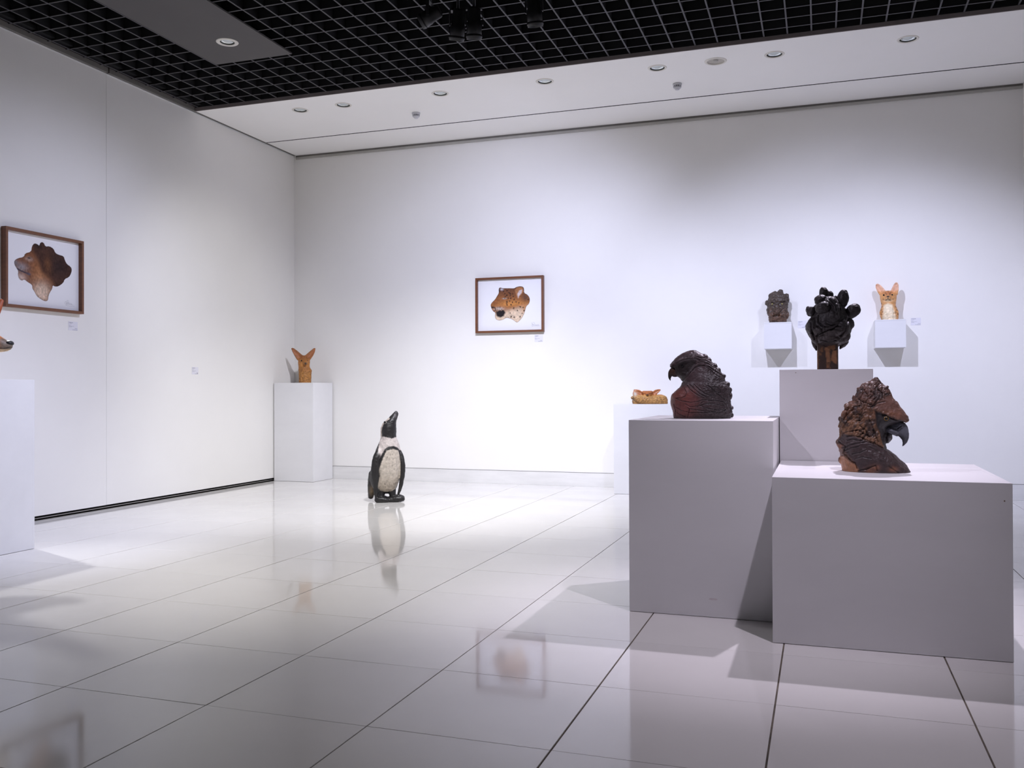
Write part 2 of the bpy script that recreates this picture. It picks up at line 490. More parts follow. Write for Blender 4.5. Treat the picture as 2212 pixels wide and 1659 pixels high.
# ------------------------------------------------------------------ plinths
def plinth(name, label, x0, x1, y0, y1, h, seam=0.0008, group='white display plinths'):
    t = thing(name, label, 'plinth', ((x0 + x1) / 2, (y0 + y1) / 2, 0), 0, group)
    X, Y, th = (x1 - x0) / 2, (y1 - y0) / 2, 0.018
    box('front_panel', -X, X, -Y, -Y + th, 0.002, h, M['plinth'], t, 0.0008)
    box('back_panel', -X, X, Y - th, Y, 0.002, h, M['plinth'], t, 0.0008)
    box('side_panel', -X, -X + th, -Y + th, Y - th, 0.002, h, M['plinth'], t, 0.0006)
    box('side_panel', X - th, X, -Y + th, Y - th, 0.002, h, M['plinth'], t, 0.0006)
    box('top_panel', -X + th, X - th, -Y + th, Y - th, h - th, h - 0.0002, M['plinth'], t, 0.0)
    return t
pA = plinth('plinth', 'medium-height white plinth under the dark falcon bust', -0.865, -0.207, 4.244, 5.06, 0.905)
pB = plinth('plinth', 'low wide white plinth nearest the camera, under the brown eagle bust', -0.196, 0.690, 3.900, 4.822, 0.685)
pC = plinth('plinth', 'tall white plinth behind the low wide one, carrying the black maned head', -0.203, 0.243, 4.830, 5.28, 1.148)
pD = plinth('plinth', 'white plinth in the room corner under the big-eared fox bust', XL + 0.012, -5.518, 9.10, 9.535, 1.141)
pE = plinth('plinth', 'white plinth by the back wall under the curled-up fox', -1.980, -1.385, 8.96, 9.50, 0.903)
pF = plinth('plinth', 'white plinth cut off by the left edge of the photo', -5.585, -4.985, 4.11, 4.71, 1.128)
# a rusty knot and scuffs on the plinths
def decal(parent, x, y, z, rx, rz_, m, name='scuff'):
    b = bmesh.new()
    n = 18
    vs_ = [b.verts.new((x + rx * math.cos(2 * PI * k / n) * random.uniform(.85, 1.1), y, z + rz_ * math.sin(2 * PI * k / n) * random.uniform(.85, 1.1))) for k in range(n)]
    b.faces.new(vs_)
    return obj(name, b, m, parent)
decal(pA, 0.06, -0.4084, 0.085, 0.020, 0.005, M['scuff'])
decal(pB, 0.415, -0.4613, 0.617, 0.003, 0.0025, M['mdf'], 'screw_spot')
decal(pC, -0.143, -0.2253, 1.132, 0.0022, 0.002, M['mdf'], 'screw_spot')

def shelf(label, x0, x1, z0, z1):
    y0, y1 = 9.30, YB - 0.0005
    t = thing('wall_shelf', label, 'shelf', ((x0 + x1) / 2, (y0 + y1) / 2, z0), 0, 'white box shelves on the back wall')
    X, Y, h = (x1 - x0) / 2, (y1 - y0) / 2, z1 - z0
    th = 0.012
    box('front_panel', -X, X, -Y, -Y + th, 0.0, h - th - 0.0006, M['plinth'], t, 0.0012)
    box('side_panel', -X, -X + th, -Y + th, Y, 0.0, h - th - 0.0006, M['plinth'], t, 0.0012)
    box('side_panel', X - th, X, -Y + th, Y, 0.0, h - th - 0.0006, M['plinth'], t, 0.0012)
    box('bottom_panel', -X + th, X - th, -Y + th, Y, 0.002, 0.002 + th, M['plinth'], t, 0.0012)
    box('top_panel', -X, X, -Y, Y, h - th, h, M['plinth'], t, 0.0012)
shelf('white box shelf on the back wall under the dark yellow-eyed lion head', -0.536, -0.274, 1.447, 1.708)
shelf('white box shelf on the back wall under the spotted serval bust', 0.487, 0.760, 1.440, 1.706)

# ------------------------------------------------------------------ framed prints
def seg_dist(P, poly, closed=True):
    n = len(poly)
    d = np.full(len(P), 1e9)
    for i in range(n if closed else n - 1):
        a, b = np.array(poly[i], float), np.array(poly[(i + 1) % n], float)
        ab = b - a
        t = np.clip(((P - a) @ ab) / max(ab @ ab, 1e-12), 0, 1)
        d = np.minimum(d, np.hypot(*(P - (a + t[:, None] * ab)).T))
    return d
def inside(P, poly):
    r = np.zeros(len(P), bool)
    n = len(poly)
    for i in range(n):
        (x0, y0), (x1, y1) = poly[i], poly[(i + 1) % n]
        c = ((y0 > P[:, 1]) != (y1 > P[:, 1]))
        xi = (x1 - x0) * (P[:, 1] - y0) / (y1 - y0 if abs(y1 - y0) > 1e-12 else 1e-12) + x0
        r ^= c & (P[:, 0] < xi)
    return r
def sdf(P, poly):
    d = seg_dist(P, poly)
    return np.where(inside(P, poly), -d, d)
def sstep(x, a, b):
    t = np.clip((x - a) / (b - a), 0, 1)
    return t * t * (3 - 2 * t)
def fbm(P3, scale, seed=0.0, oct=3):
    out = np.empty(len(P3))
    nn = mnoise.noise
    for i, p_ in enumerate(P3):
        v, a, s = 0.0, 1.0, scale
        for _ in range(oct):
            v += a * nn((p_[0] * s + seed, p_[1] * s + seed * 1.7, p_[2] * s - seed))
            a *= 0.5
            s *= 2.1
        out[i] = v
    return out
def set_col(me, C):
    a = me.color_attributes.new('Col', 'FLOAT_COLOR', 'POINT')
    a.data.foreach_set('color', np.c_[np.clip(C, 0, 1), np.ones(len(C))].astype(np.float32).ravel())
L3 = lambda *c: np.array(srgb(*c)[:3])
def mixc(C, col, a):
    return C + (np.asarray(col) - C) * a[:, None]
def gauss(P, c, rx, ry=None):
    ry = ry or rx
    return np.exp(-(((P[:, 0] - c[0]) / rx) ** 2 + ((P[:, 1] - c[1]) / ry) ** 2))

def art_lion(P, asp):
    out = [(0.12, 0.6), (0.164, 0.641), (0.243, 0.671), (0.258, 0.725), (0.339, 0.761), (0.346, 0.835), (0.379, 0.889), (0.428, 0.881), (0.445, 0.861), (0.461, 0.917), (0.503, 0.925), (0.53, 0.868), (0.581, 0.886), (0.641, 0.862), (0.665, 0.804), (0.712, 0.786), (0.784, 0.78), (0.802, 0.72), (0.83, 0.671), (0.885, 0.643), (0.904, 0.6), (0.886, 0.534), (0.859, 0.485), (0.797, 0.449), (0.78, 0.393), (0.709, 0.33), (0.657, 0.32), (0.63, 0.338), (0.622, 0.284), (0.589, 0.227), (0.569, 0.172), (0.564, 0.11), (0.522, 0.093), (0.454, 0.124), (0.412, 0.154), (0.378, 0.219), (0.353, 0.251), (0.352, 0.303), (0.287, 0.337), (0.246, 0.366), (0.223, 0.342), (0.183, 0.357), (0.166, 0.414), (0.173, 0.465), (0.149, 0.504), (0.121, 0.55)]
    n1 = fbm(np.c_[P, np.zeros(len(P))], 14, 3.1, 3)
    n2 = fbm(np.c_[P[:, 0] * 2.2, P[:, 1], np.zeros(len(P))], 30, 8.2, 2)
    Q = P + np.c_[n1, n2] * 0.012
    C = np.tile(L3(126, 80, 54), (len(P), 1))
    C = mixc(C, L3(172, 118, 78), gauss(Q, (0.44, 0.45), 0.09, 0.16) * 0.85)
    C = mixc(C, L3(212, 186, 165), np.clip(gauss(Q, (0.48, 0.22), 0.11, 0.13) * 1.3, 0, 1))
    C = mixc(C, L3(205, 180, 168), gauss(Q, (0.20, 0.38), 0.07, 0.06))
    C = mixc(C, L3(150, 140, 142), gauss(Q, (0.21, 0.53), 0.08, 0.06))
    C = mixc(C, L3(120, 112, 116), gauss(Q, (0.14, 0.58), 0.03, 0.04))
    mane = [(0.35, 0.95), (0.34, 0.78), (0.42, 0.66), (0.47, 0.5), (0.60, 0.42), (0.66, 0.28), (0.95, 0.4), (0.95, 0.95)]
    C = mixc(C, L3(74, 48, 38), sstep(-sdf(Q, mane), -0.03, 0.05))
    C = mixc(C, L3(48, 34, 33), gauss(Q, (0.72, 0.62), 0.16, 0.15) * 0.85)
    C = mixc(C, L3(118, 76, 48), gauss(Q, (0.56, 0.60), 0.05, 0.12) * 0.7)
    C = mixc(C, L3(40, 28, 28), gauss(Q, (0.42, 0.86), 0.06, 0.05) * 0.7)
    C = mixc(C, L3(185, 160, 148), gauss(Q, (0.31, 0.655), 0.05, 0.03) * 0.7)
    C = mixc(C, L3(30, 26, 26), gauss(P, (0.308, 0.668), 0.022, 0.012))
    C = mixc(C, L3(70, 62, 70), sstep(seg_dist(P, [(0.155, 0.50), (0.20, 0.478), (0.25, 0.463), (0.318, 0.446)], False), 0.016, 0.004))
    C = mixc(C, L3(90, 84, 94), gauss(P, (0.305, 0.447), 0.026, 0.02))
    C *= (1 + 0.45 * n2 * 0.8 + 0.25 * n1)[:, None]
    return out, C
def art_leopard(P, asp):
    out = [(0.195, 0.512), (0.219, 0.559), (0.27, 0.617), (0.297, 0.675), (0.328, 0.734), (0.325, 0.806), (0.336, 0.842), (0.366, 0.84), (0.385, 0.827), (0.5, 0.82), (0.569, 0.814), (0.6, 0.839), (0.659, 0.853), (0.709, 0.838), (0.722, 0.796), (0.721, 0.718), (0.774, 0.685), (0.807, 0.624), (0.811, 0.564), (0.795, 0.499), (0.754, 0.459), (0.738, 0.377), (0.716, 0.294), (0.675, 0.212), (0.614, 0.143), (0.584, 0.168), (0.546, 0.206), (0.487, 0.239), (0.437, 0.247), (0.386, 0.207), (0.326, 0.198), (0.276, 0.224), (0.262, 0.291), (0.274, 0.351), (0.23, 0.389), (0.206, 0.451)]
    spots = [(0.399, 0.766), (0.459, 0.775), (0.418, 0.717), (0.488, 0.737), (0.537, 0.71), (0.507, 0.676), (0.556, 0.661), (0.476, 0.63), (0.515, 0.622), (0.564, 0.595), (0.499, 0.574), (0.454, 0.559), (0.543, 0.548), (0.598, 0.551), (0.642, 0.531), (0.522, 0.501), (0.463, 0.498), (0.427, 0.668), (0.447, 0.679), (0.66, 0.452), (0.561, 0.433), (0.619, 0.382), (0.705, 0.438), (0.692, 0.331), (0.656, 0.261), (0.571, 0.253), (0.512, 0.267), (0.504, 0.34), (0.453, 0.529), (0.497, 0.713), (0.782, 0.59), (0.718, 0.377), (0.339, 0.769)]
    n1 = fbm(np.c_[P, np.zeros(len(P))], 14, 5.1, 3)
    n2 = fbm(np.c_[P, np.zeros(len(P))], 40, 1.2, 2)
    Q = P + np.c_[n1, n2] * 0.014
    C = np.tile(L3(150, 96, 58), (len(P), 1))
    C = mixc(C, L3(112, 72, 50), sstep(Q[:, 1], 0.58, 0.80))
    C = mixc(C, L3(205, 140, 76), np.clip(gauss(Q, (0.52, 0.52), 0.22, 0.06), 0, 1) * 0.85)
    C = mixc(C, L3(222, 198, 172), sstep(Q[:, 1] - 0.25 * (Q[:, 0] - 0.5), 0.47, 0.32))
    C = mixc(C, L3(190, 130, 80), gauss(Q, (0.73, 0.44), 0.05, 0.1) * 0.8)
    C = mixc(C, L3(92, 66, 56), gauss(Q, (0.74, 0.63), 0.05, 0.07) * 0.9)
    C = mixc(C, L3(140, 88, 56), gauss(Q, (0.27, 0.55), 0.06, 0.07) * 0.7)
    C = mixc(C, L3(214, 200, 190), gauss(Q, (0.33, 0.43), 0.07, 0.03) * 0.9)
    C = mixc(C, L3(200, 190, 182), gauss(P, (0.416, 0.625), 0.028, 0.012))
    for k, s in enumerate(spots):
        C = mixc(C, L3(62, 42, 36), sstep(np.hypot((Q[:, 0] - s[0]) * asp, Q[:, 1] - s[1]), 0.021, 0.010) * 0.85)
    ear = [(0.575, 0.78), (0.62, 0.84), (0.70, 0.83), (0.715, 0.74), (0.66, 0.66), (0.63, 0.60), (0.60, 0.67)]
    C = mixc(C, L3(168, 116, 78), sstep(-sdf(P, ear), -0.005, 0.012))
    ein = [(0.612, 0.70), (0.645, 0.775), (0.695, 0.79), (0.685, 0.72), (0.645, 0.66), (0.630, 0.61)]
    C = mixc(C, L3(205, 190, 188), sstep(-sdf(P, ein), -0.006, 0.012))
    C = mixc(C, L3(205, 205, 215), gauss(P, (0.375, 0.805), 0.022, 0.02))
    C = mixc(C, L3(52, 40, 40), gauss(P, (0.335, 0.79), 0.014, 0.04) * 0.8)
    mouth = [(0.27, 0.38), (0.33, 0.40), (0.40, 0.41), (0.435, 0.36), (0.41, 0.28), (0.34, 0.25), (0.285, 0.29), (0.28, 0.34)]
    C = mixc(C, L3(38, 32, 33), sstep(-sdf(Q, mouth), -0.008, 0.02))
    C = mixc(C, L3(42, 36, 36), gauss(P, (0.228, 0.457), 0.028, 0.018))
    C = mixc(C, L3(60, 44, 36), sstep(seg_dist(P, [(0.22, 0.47), (0.26, 0.46), (0.28, 0.40), (0.25, 0.39)], False), 0.012, 0.003) * 0.8)
    C = mixc(C, L3(24, 20, 20), gauss(P, (0.42, 0.63), 0.012, 0.010))
    for k in range(26):
        a = (0.27 + 0.13 * rng.random(), 0.40 + 0.07 * rng.random())
        C = mixc(C, L3(60, 46, 42), gauss(P, a, 0.006, 0.006) * 0.8)
    C *= (1 + 0.25 * n2 + 0.2 * n1)[:, None]
    return out, C
def framed(label, W, H, loc, rz, art, sig, depth=0.050):
    t = thing('framed_print', label, 'picture', loc, rz, 'framed prints')
    fw = 0.022
    # frame rails: local x right, z up, y into the wall; origin at the wall face, bottom centre
    box('frame_rail', -W / 2, W / 2, -depth, -0.0005, 0, fw, M['wood'], t, 0.0012)
    box('frame_rail', -W / 2, W / 2, -depth, -0.0005, H - fw, H, M['wood'], t, 0.0012)
    box('frame_rail', -W / 2, -W / 2 + fw, -depth, -0.0005, fw, H - fw, M['wood'], t, 0.0012)
    box('frame_rail', W / 2 - fw, W / 2, -depth, -0.0005, fw, H - fw, M['wood'], t, 0.0012)
    iw, ih = W - 2 * fw, H - 2 * fw
    nx, nz_ = 270, 205
    gx, gz = np.meshgrid(np.linspace(0, 1, nx), np.linspace(0, 1, nz_))
    P = np.c_[gx.ravel(), gz.ravel()]
    V = np.c_[(P[:, 0] - 0.5) * iw, np.full(len(P), -0.012), fw + P[:, 1] * ih]
    idx = np.arange(nx * nz_).reshape(nz_, nx)
    F = np.stack([idx[:-1, :-1].ravel(), idx[:-1, 1:].ravel(), idx[1:, 1:].ravel(), idx[1:, :-1].ravel()], 1)
    me = bpy.data.meshes.new('print')
    me.from_pydata(V.tolist(), [], F.tolist())
    paper = np.array([0.87, 0.865, 0.89])
    out, A = art(P, iw / ih)
    for _ in range(1):                                        # round the outline off
        o_ = np.array(out)
        nx_ = np.roll(o_, -1, 0)
        out = np.stack([o_ * 0.75 + nx_ * 0.25, o_ * 0.25 + nx_ * 0.75], 1).reshape(-1, 2).tolist()
    d = sdf(P * [1, ih / iw], [(a, b * ih / iw) for a, b in out])
    C = np.tile(paper, (len(P), 1))
    C = mixc(C, A, np.zeros(len(P)))
    a = sstep(d, 0.0022, -0.0022)
    edge = np.exp(-((d + 0.004) / 0.005) ** 2) * 0.35          # darkened rim of the cut-out figure
    A2 = A * (1 - edge)[:, None]
    C = C + (A2 - C) * a[:, None]
    set_col(me, C)
    pr = link('print', me, M['print'], t)
    # pencilled signature
    b = bmesh.new()
    for stroke in sig:
        for (p, q) in zip(stroke[:-1], stroke[1:]):
            p_ = Vector(((p[0] - 0.5) * iw, -0.0126, fw + p[1] * ih))
            q_ = Vector(((q[0] - 0.5) * iw, -0.0126, fw + q[1] * ih))
            dv = (q_ - p_)
            if dv.length < 1e-6: continue
            nrm = Vector((-dv.z, 0, dv.x)).normalized() * 0.0007
            vs_ = [b.verts.new(v) for v in (p_ + nrm, q_ + nrm, q_ - nrm, p_ - nrm)]
            b.faces.new(vs_)
    obj('signature', b, M['inkgrey'], pr)
    return t
def scribble(x0, y0, w_, h_, n=7, seed=1):
    r = random.Random(seed)
    pts = []
    for k in range(n * 10):
        u = k / (n * 10 - 1)
        pts.append((x0 + w_ * u + 0.012 * math.sin(u * n * 6.3 + 1), y0 + h_ * (0.5 + 0.5 * math.sin(u * n * 6.3)) * (1 - 0.7 * u) + 0.004 * r.random()))
    return pts
sigA = [scribble(0.80, 0.085, 0.11, 0.045, 5, 2), [(0.825, 0.075), (0.83, 0.14), (0.845, 0.15), (0.85, 0.11), (0.835, 0.10)], [(0.81, 0.073), (0.87, 0.066), (0.94, 0.071)]]
sigB = [scribble(0.84, 0.07, 0.11, 0.05, 5, 4), [(0.845, 0.06), (0.85, 0.11), (0.835, 0.135), (0.875, 0.145), (0.885, 0.115), (0.85, 0.10)], [(0.90, 0.085), (0.93, 0.10), (0.955, 0.095)]]
framed('framed print of a brown lion head in profile on the left wall', 0.79, 0.627, (XL, 5.792, 1.714), PI / 2, art_lion, sigA)
framed('framed print of a spotted snarling leopard head on the back wall', 0.798, 0.618, (-3.281, YB, 1.690), 0, art_leopard, sigB)

# caption cards
def card(label, loc, rz, W, H, lines, dot=None):
    t = thing('caption_card', label, 'label', loc, rz, 'white caption cards')
    box('card', -W / 2, W / 2, -0.002, -0.0002, 0, H, M['card'], t, 0)
    for (x0, x1, z, h, mm) in lines:
        x = x0
        while x < x1 - 0.01:                              # illegible printed words
            l = min(random.uniform(0.05, 0.14), x1 - x)
            box('print_word', (x - 0.5) * W, (x + l - 0.5) * W, -0.0024, -0.002, z * H, (z + h) * H, M[mm], t, 0)
            x += l + 0.03
    if dot:
        decal(t, (dot[0] - 0.5) * W, -0.0023, dot[1] * H, 0.0035, 0.0035, M['mdf'], 'red_dot')
TXT = [(0.06, 0.50, 0.84, 0.055, 'ink'), (0.06, 0.34, 0.72, 0.03, 'inkgrey'), (0.06, 0.24, 0.56, 0.03, 'inkgrey'), (0.06, 0.62, 0.46, 0.035, 'inkgrey'), (0.06, 0.36, 0.36, 0.03, 'inkgrey'), (0.70, 0.96, 0.20, 0.035, 'ink'), (0.45, 0.96, 0.06, 0.04, 'ink')]
card('small white caption card below the lion print on the left wall', (XL, 6.115, 1.570), PI / 2, 0.10, 0.076, TXT)
card('small white caption card alone on the left wall near the corner', (XL - 0.0015, 7.711, 1.219), PI / 2, 0.10, 0.075, TXT, (0.86, 0.16))
card('small white caption card below the leopard print', (-2.950, YB, 1.578), 0, 0.094, 0.078, TXT)
card('small white caption card right of the dark lion head', (-0.178, YB, 1.662), 0, 0.085, 0.072, TXT, (0.86, 0.16))
card('small white caption card right of the serval bust', (0.868, YB, 1.662), 0, 0.09, 0.072, TXT)

#SCULPT
# ------------------------------------------------------------------ sculpture toolkit
# Shapes are laid out in (u right, v down) drawing units with y = depth away from the viewer,
# then scaled by k to metres about (u0, vb): x = (u-u0)k, z = (vb-v)k.
class Clay:
    def __init__(s, k, u0, vb):
        s.k, s.u0, s.vb = k, u0, vb
        s.V, s.F = [], []
    def P(s, u, v, y=0.0):
        return Vector(((u - s.u0) * s.k, y * s.k, (s.vb - v) * s.k))
    def add(s, V, F):
        n = len(s.V)
        s.V += [tuple(v) for v in V]
        s.F += [tuple(i + n for i in f) for f in F]
    def loft(s, rows, dep=0.42, n=40, cy=0.0, power=2.0):
        """rows (v, uL, uR[, half depth[, cy]]) from top to bottom: rounded sections between the outlines"""
        R = []
        for r in rows:
            v, a, b = r[:3]
            hd = r[3] if len(r) > 3 and r[3] is not None else (b - a) * dep
            c = r[4] if len(r) > 4 else cy
            R.append((v, a, b, hd, c))
        R = np.array(R, float)
        vv = np.linspace(R[0, 0], R[-1, 0], max(40, int(len(R) * 5)))
        G = [np.interp(vv, R[:, 0], R[:, i]) for i in range(5)]
        V, F = [], []
        m = len(vv)
        for i in range(m):
            cu, hw = (G[1][i] + G[2][i]) / 2, max((G[2][i] - G[1][i]) / 2, 0.5)
            for j in range(n):
                t = 2 * PI * j / n
                c, s_ = math.cos(t), math.sin(t)
                e = 2.0 / power
                V.append(s.P(cu + hw * math.copysign(abs(c) ** e, c), vv[i], G[4][i] + G[3][i] * math.copysign(abs(s_) ** e, s_)))
        for i in range(m - 1):
            for j in range(n):
                q = (j + 1) % n
                F.append((i * n + j, i * n + q, (i + 1) * n + q, (i + 1) * n + j))
        F.append(tuple(range(n - 1, -1, -1)))
        F.append(tuple((m - 1) * n + j for j in range(n)))
        s.add(V, F)
        return s
    def ell(s, u, v, ru, rv, ry, y=0.0, rot=0.0, yaw=0.0):
        """ellipsoid, rot degrees clockwise on the drawing, yaw degrees about the vertical"""
        b = bmesh.new()
        bmesh.ops.create_icosphere(b, subdivisions=3, radius=1.0)
        mt = (Matrix.Translation(s.P(u, v, y)) @ Matrix.Rotation(rad(yaw), 4, 'Z') @ Matrix.Rotation(rad(rot), 4, 'Y')
              @ Matrix.Diagonal((ru * s.k, ry * s.k, rv * s.k, 1)))
        b.transform(mt)
        s.add([v_.co.copy() for v_ in b.verts], [[x.index for x in f.verts] for f in b.faces])
        b.free()
        return s
    def tube(s, pts, flat=1.0, n=20, sub=6):
        """pts (u, v, r[, y]); smooth tapered limb, depth scaled by flat"""
        A = np.array([(p[0], p[1], p[2], p[3] if len(p) > 3 else 0.0) for p in pts], float)
        t = np.arange(len(A))
        tt = np.linspace(0, len(A) - 1, (len(A) - 1) * sub + 1)
        def cr(c):                                             # catmull-rom
            out = []
            for x in tt:
                i = min(int(x), len(A) - 2)
                f = x - i
                p0, p1, p2, p3 = c[max(i - 1, 0)], c[i], c[i + 1], c[min(i + 2, len(A) - 1)]
                out.append(0.5 * ((2 * p1) + (-p0 + p2) * f + (2 * p0 - 5 * p1 + 4 * p2 - p3) * f * f + (-p0 + 3 * p1 - 3 * p2 + p3) * f ** 3))
            return np.array(out)
        U, W_, R, Y = cr(A[:, 0]), cr(A[:, 1]), np.maximum(cr(A[:, 2]), 1), cr(A[:, 3])
        C = [Vector((U[i], Y[i], -W_[i])) for i in range(len(tt))]
        rings = []
        m = len(C)
        def ring(c, d, r):
            side = Vector((0, 1, 0)).cross(d)
            side = side.normalized() if side.length > 1e-4 else Vector((1, 0, 0))
            up = d.cross(side).normalized()
            return [c + side * r * math.cos(2 * PI * j / n) + up * r * flat * math.sin(2 * PI * j / n) for j in range(n)]
        for i in range(m):
            d = (C[min(i + 1, m - 1)] - C[max(i - 1, 0)]).normalized()
            if i == 0:
                for a in (0.15, 0.5, 0.8): rings.append(ring(C[0] - d * R[0] * math.cos(a * PI / 2), d, R[0] * math.sin(a * PI / 2)))
            rings.append(ring(C[i], d, R[i]))
            if i == m - 1:
                for a in (0.8, 0.5, 0.15): rings.append(ring(C[i] + d * R[i] * math.cos(a * PI / 2), d, R[i] * math.sin(a * PI / 2)))
        V = [s.P(p.x, -p.z, p.y) for r in rings for p in r]
        F = []
        for i in range(len(rings) - 1):
            for j in range(n):
                q = (j + 1) % n
                F.append((i * n + j, i * n + q, (i + 1) * n + q, (i + 1) * n + j))
        F.append(tuple(range(n - 1, -1, -1)))
        F.append(tuple((len(rings) - 1) * n + j for j in range(n)))
        s.add(V, F)
        return s
    def blade(s, front, th, y=0.0):
        """flat slab from a closed outline, th thick"""
        n = len(front)
        V = [s.P(u, v, y - th / 2) for u, v in front] + [s.P(u, v, y + th / 2) for u, v in front]
        F = [tuple(range(n)), tuple(range(2 * n - 1, n - 1, -1))] + [(i, i + n, (i + 1) % n + n, (i + 1) % n) for i in range(n)]
        s.add(V, F)
        return s
    def fuse(s, name, voxel, smooth=3, flat_base=True):
        me = bpy.data.meshes.new(name)
        me.from_pydata(s.V, [], s.F)
        b = bmesh.new()
        b.from_mesh(me)
        bmesh.ops.recalc_face_normals(b, faces=b.faces)
        b.to_mesh(me)
        b.free()
        o = bpy.data.objects.new('tmp', me)
        COL.objects.link(o)
        r = o.modifiers.new('r', 'REMESH')
        r.mode = 'VOXEL'
        r.voxel_size = voxel
        if smooth:
            q = o.modifiers.new('s', 'SMOOTH')
            q.factor = 0.5
            q.iterations = smooth
        bpy.context.view_layer.update()
        out = bpy.data.meshes.new_from_object(o.evaluated_get(bpy.context.evaluated_depsgraph_get()))
        out.name = name
        bpy.data.objects.remove(o)
        bpy.data.meshes.remove(me)
        return Sculpt(s, out, flat_base)

class Sculpt:
    """dense mesh with working arrays: co, no (normals), uv (drawing coordinates)"""
    def __init__(s, clay, me, flat_base):
        s.c, s.me, s.flat = clay, me, flat_base
        n = len(me.vertices)
        s.co = np.empty(n * 3)
        me.vertices.foreach_get('co', s.co)
        s.co = s.co.reshape(-1, 3)
        s.refresh()
        s.uv = np.c_[s.co[:, 0] / clay.k + clay.u0, clay.vb - s.co[:, 2] / clay.k]
        s.y = s.co[:, 1] / clay.k
        s.C = np.zeros((n, 3))
    def refresh(s):
        s.me.vertices.foreach_set('co', s.co.ravel())
        s.me.update()
        no = np.empty(len(s.co) * 3, np.float32)
        s.me.vertices.foreach_get('normal', no)
        s.no = no.reshape(-1, 3).astype(float)
    def push(s, d):
        """displace along normals by d drawing units"""
        s.co += s.no * (d * s.c.k)[:, None]
        s.refresh()
    def noise(s, amp, scale, seed=0.0, oct=3, mask=None, ridged=False, stretch=(1, 1, 1)):
        n = fbm(np.c_[s.uv[:, 0] * stretch[0], s.y * stretch[1], s.uv[:, 1] * stretch[2]] / 100.0, scale, seed, oct)
        if ridged: n = 1 - 2 * np.abs(n)
        d = n * amp
        if mask is not None: d = d * mask
        s.push(d)
        return n
    def front(s, a=0.25, b=-0.15):
        return sstep(s.no[:, 1], a, b)
    def crease(s, line, depth, width, lip=0.0, wob=0.0):
        D = seg_dist(s.uv, line, False)
        f = s.front()
        g = np.exp(-(D / width) ** 2) * f
        s.push(-depth * g)
        if lip:
            s.push(lip * np.exp(-((D - width * 2.0) / (width * 1.1)) ** 2) * f)
        return g
    def done(s, name, m, parent):
        if s.flat:
            s.co[:, 2] = np.maximum(s.co[:, 2], 0.0)
            s.refresh()
        set_col(s.me, s.C)
        return link(name, s.me, m, parent, True)
def eyeball(c, u, v, y, r, m, parent, name='eye', pupil=None, ry=None, pr=0.55, look=(0, -1, 0)):
    b = bmesh.new()
    bmesh.ops.create_uvsphere(b, u_segments=24, v_segments=14, radius=1)
    ry = ry or r
    b.transform(Matrix.Translation(c.P(u, v, y)) @ Matrix.Diagonal((r * c.k, ry * c.k, r * c.k, 1)))
    e = obj(name, b, m, parent, True)
    if pupil:
        b = bmesh.new()
        bmesh.ops.create_uvsphere(b, u_segments=20, v_segments=12, radius=1)
        d = Vector(look).normalized()
        b.transform(Matrix.Translation(c.P(u + d.x * ry * .62, v - d.z * ry * .62, y + d.y * ry * 0.62)) @ Matrix.Diagonal((r * pr * c.k, ry * pr * c.k, r * pr * c.k, 1)))
        obj('pupil', b, pupil, e, True)
    return e

# ------------------------------------------------------------------ falcon bust (plinth A)
t = thing('falcon_bust', 'dark brown ceramic falcon bust facing left on the medium plinth', 'sculpture', (-0.566, 4.575, 0.9055), rad(6.9), 'animal sculptures')
c = Clay(0.000250, 830, 1518)
c.loft([(158, 650, 718, 30), (175, 590, 745, 70), (200, 530, 790, 100), (235, 465, 860, 130), (262, 420, 925, 145), (300, 360, 965, 165), (350, 300, 1005, 185), (400, 255, 1045, 195),
        (440, 218, 1082, 200), (470, 217, 1112, 205), (500, 245, 1132, 210), (560, 262, 1185, 225), (620, 280, 1225, 240), (680, 335, 1266, 260), (720, 405, 1286, 275), (760, 440, 1290, 290),
        (790, 464, 1300, 300), (830, 446, 1330, 315), (870, 425, 1358, 330), (910, 398, 1385, 340), (945, 358, 1398, 350), (985, 310, 1392, 358), (1025, 272, 1384, 365), (1060, 246, 1386, 372),
        (1100, 231, 1391, 378), (1150, 222, 1394, 382), (1210, 223, 1396, 385), (1260, 232, 1404, 385), (1310, 246, 1418, 382), (1360, 259, 1412, 378), (1420, 270, 1412, 370), (1480, 280, 1408, 360), (1535, 288, 1380, 350)], n=56, power=2.2)
c.ell(500, 372, 300, 150, 200, 0, -32)                       # crown over the brow
c.ell(300, 440, 100, 42, 150, 0, -35)                        # brow ridge
for (u, v, ru, rv, y, rot) in [(1412, 1312, 34, 42, -30, 0), (1418, 1455, 34, 45, 20, 0), (1372, 965, 46, 60, 0, 20), (1255, 690, 45, 50, 0, 40), (905, 285, 70, 40, -20, 30), (980, 350, 60, 40, 10, 40),
                                (1090, 470, 60, 45, 0, 40), (1160, 560, 55, 45, 0, 45), (1330, 850, 55, 55, -10, 40), (1395, 1080, 30, 70, 0, 0), (1380, 1390, 45, 60, -60, 0)]:
    c.ell(u, v, ru, rv, 90, y, rot)
s = c.fuse('bust', 0.0021, 3)
u, v, y = s.uv[:, 0], s.uv[:, 1], s.y
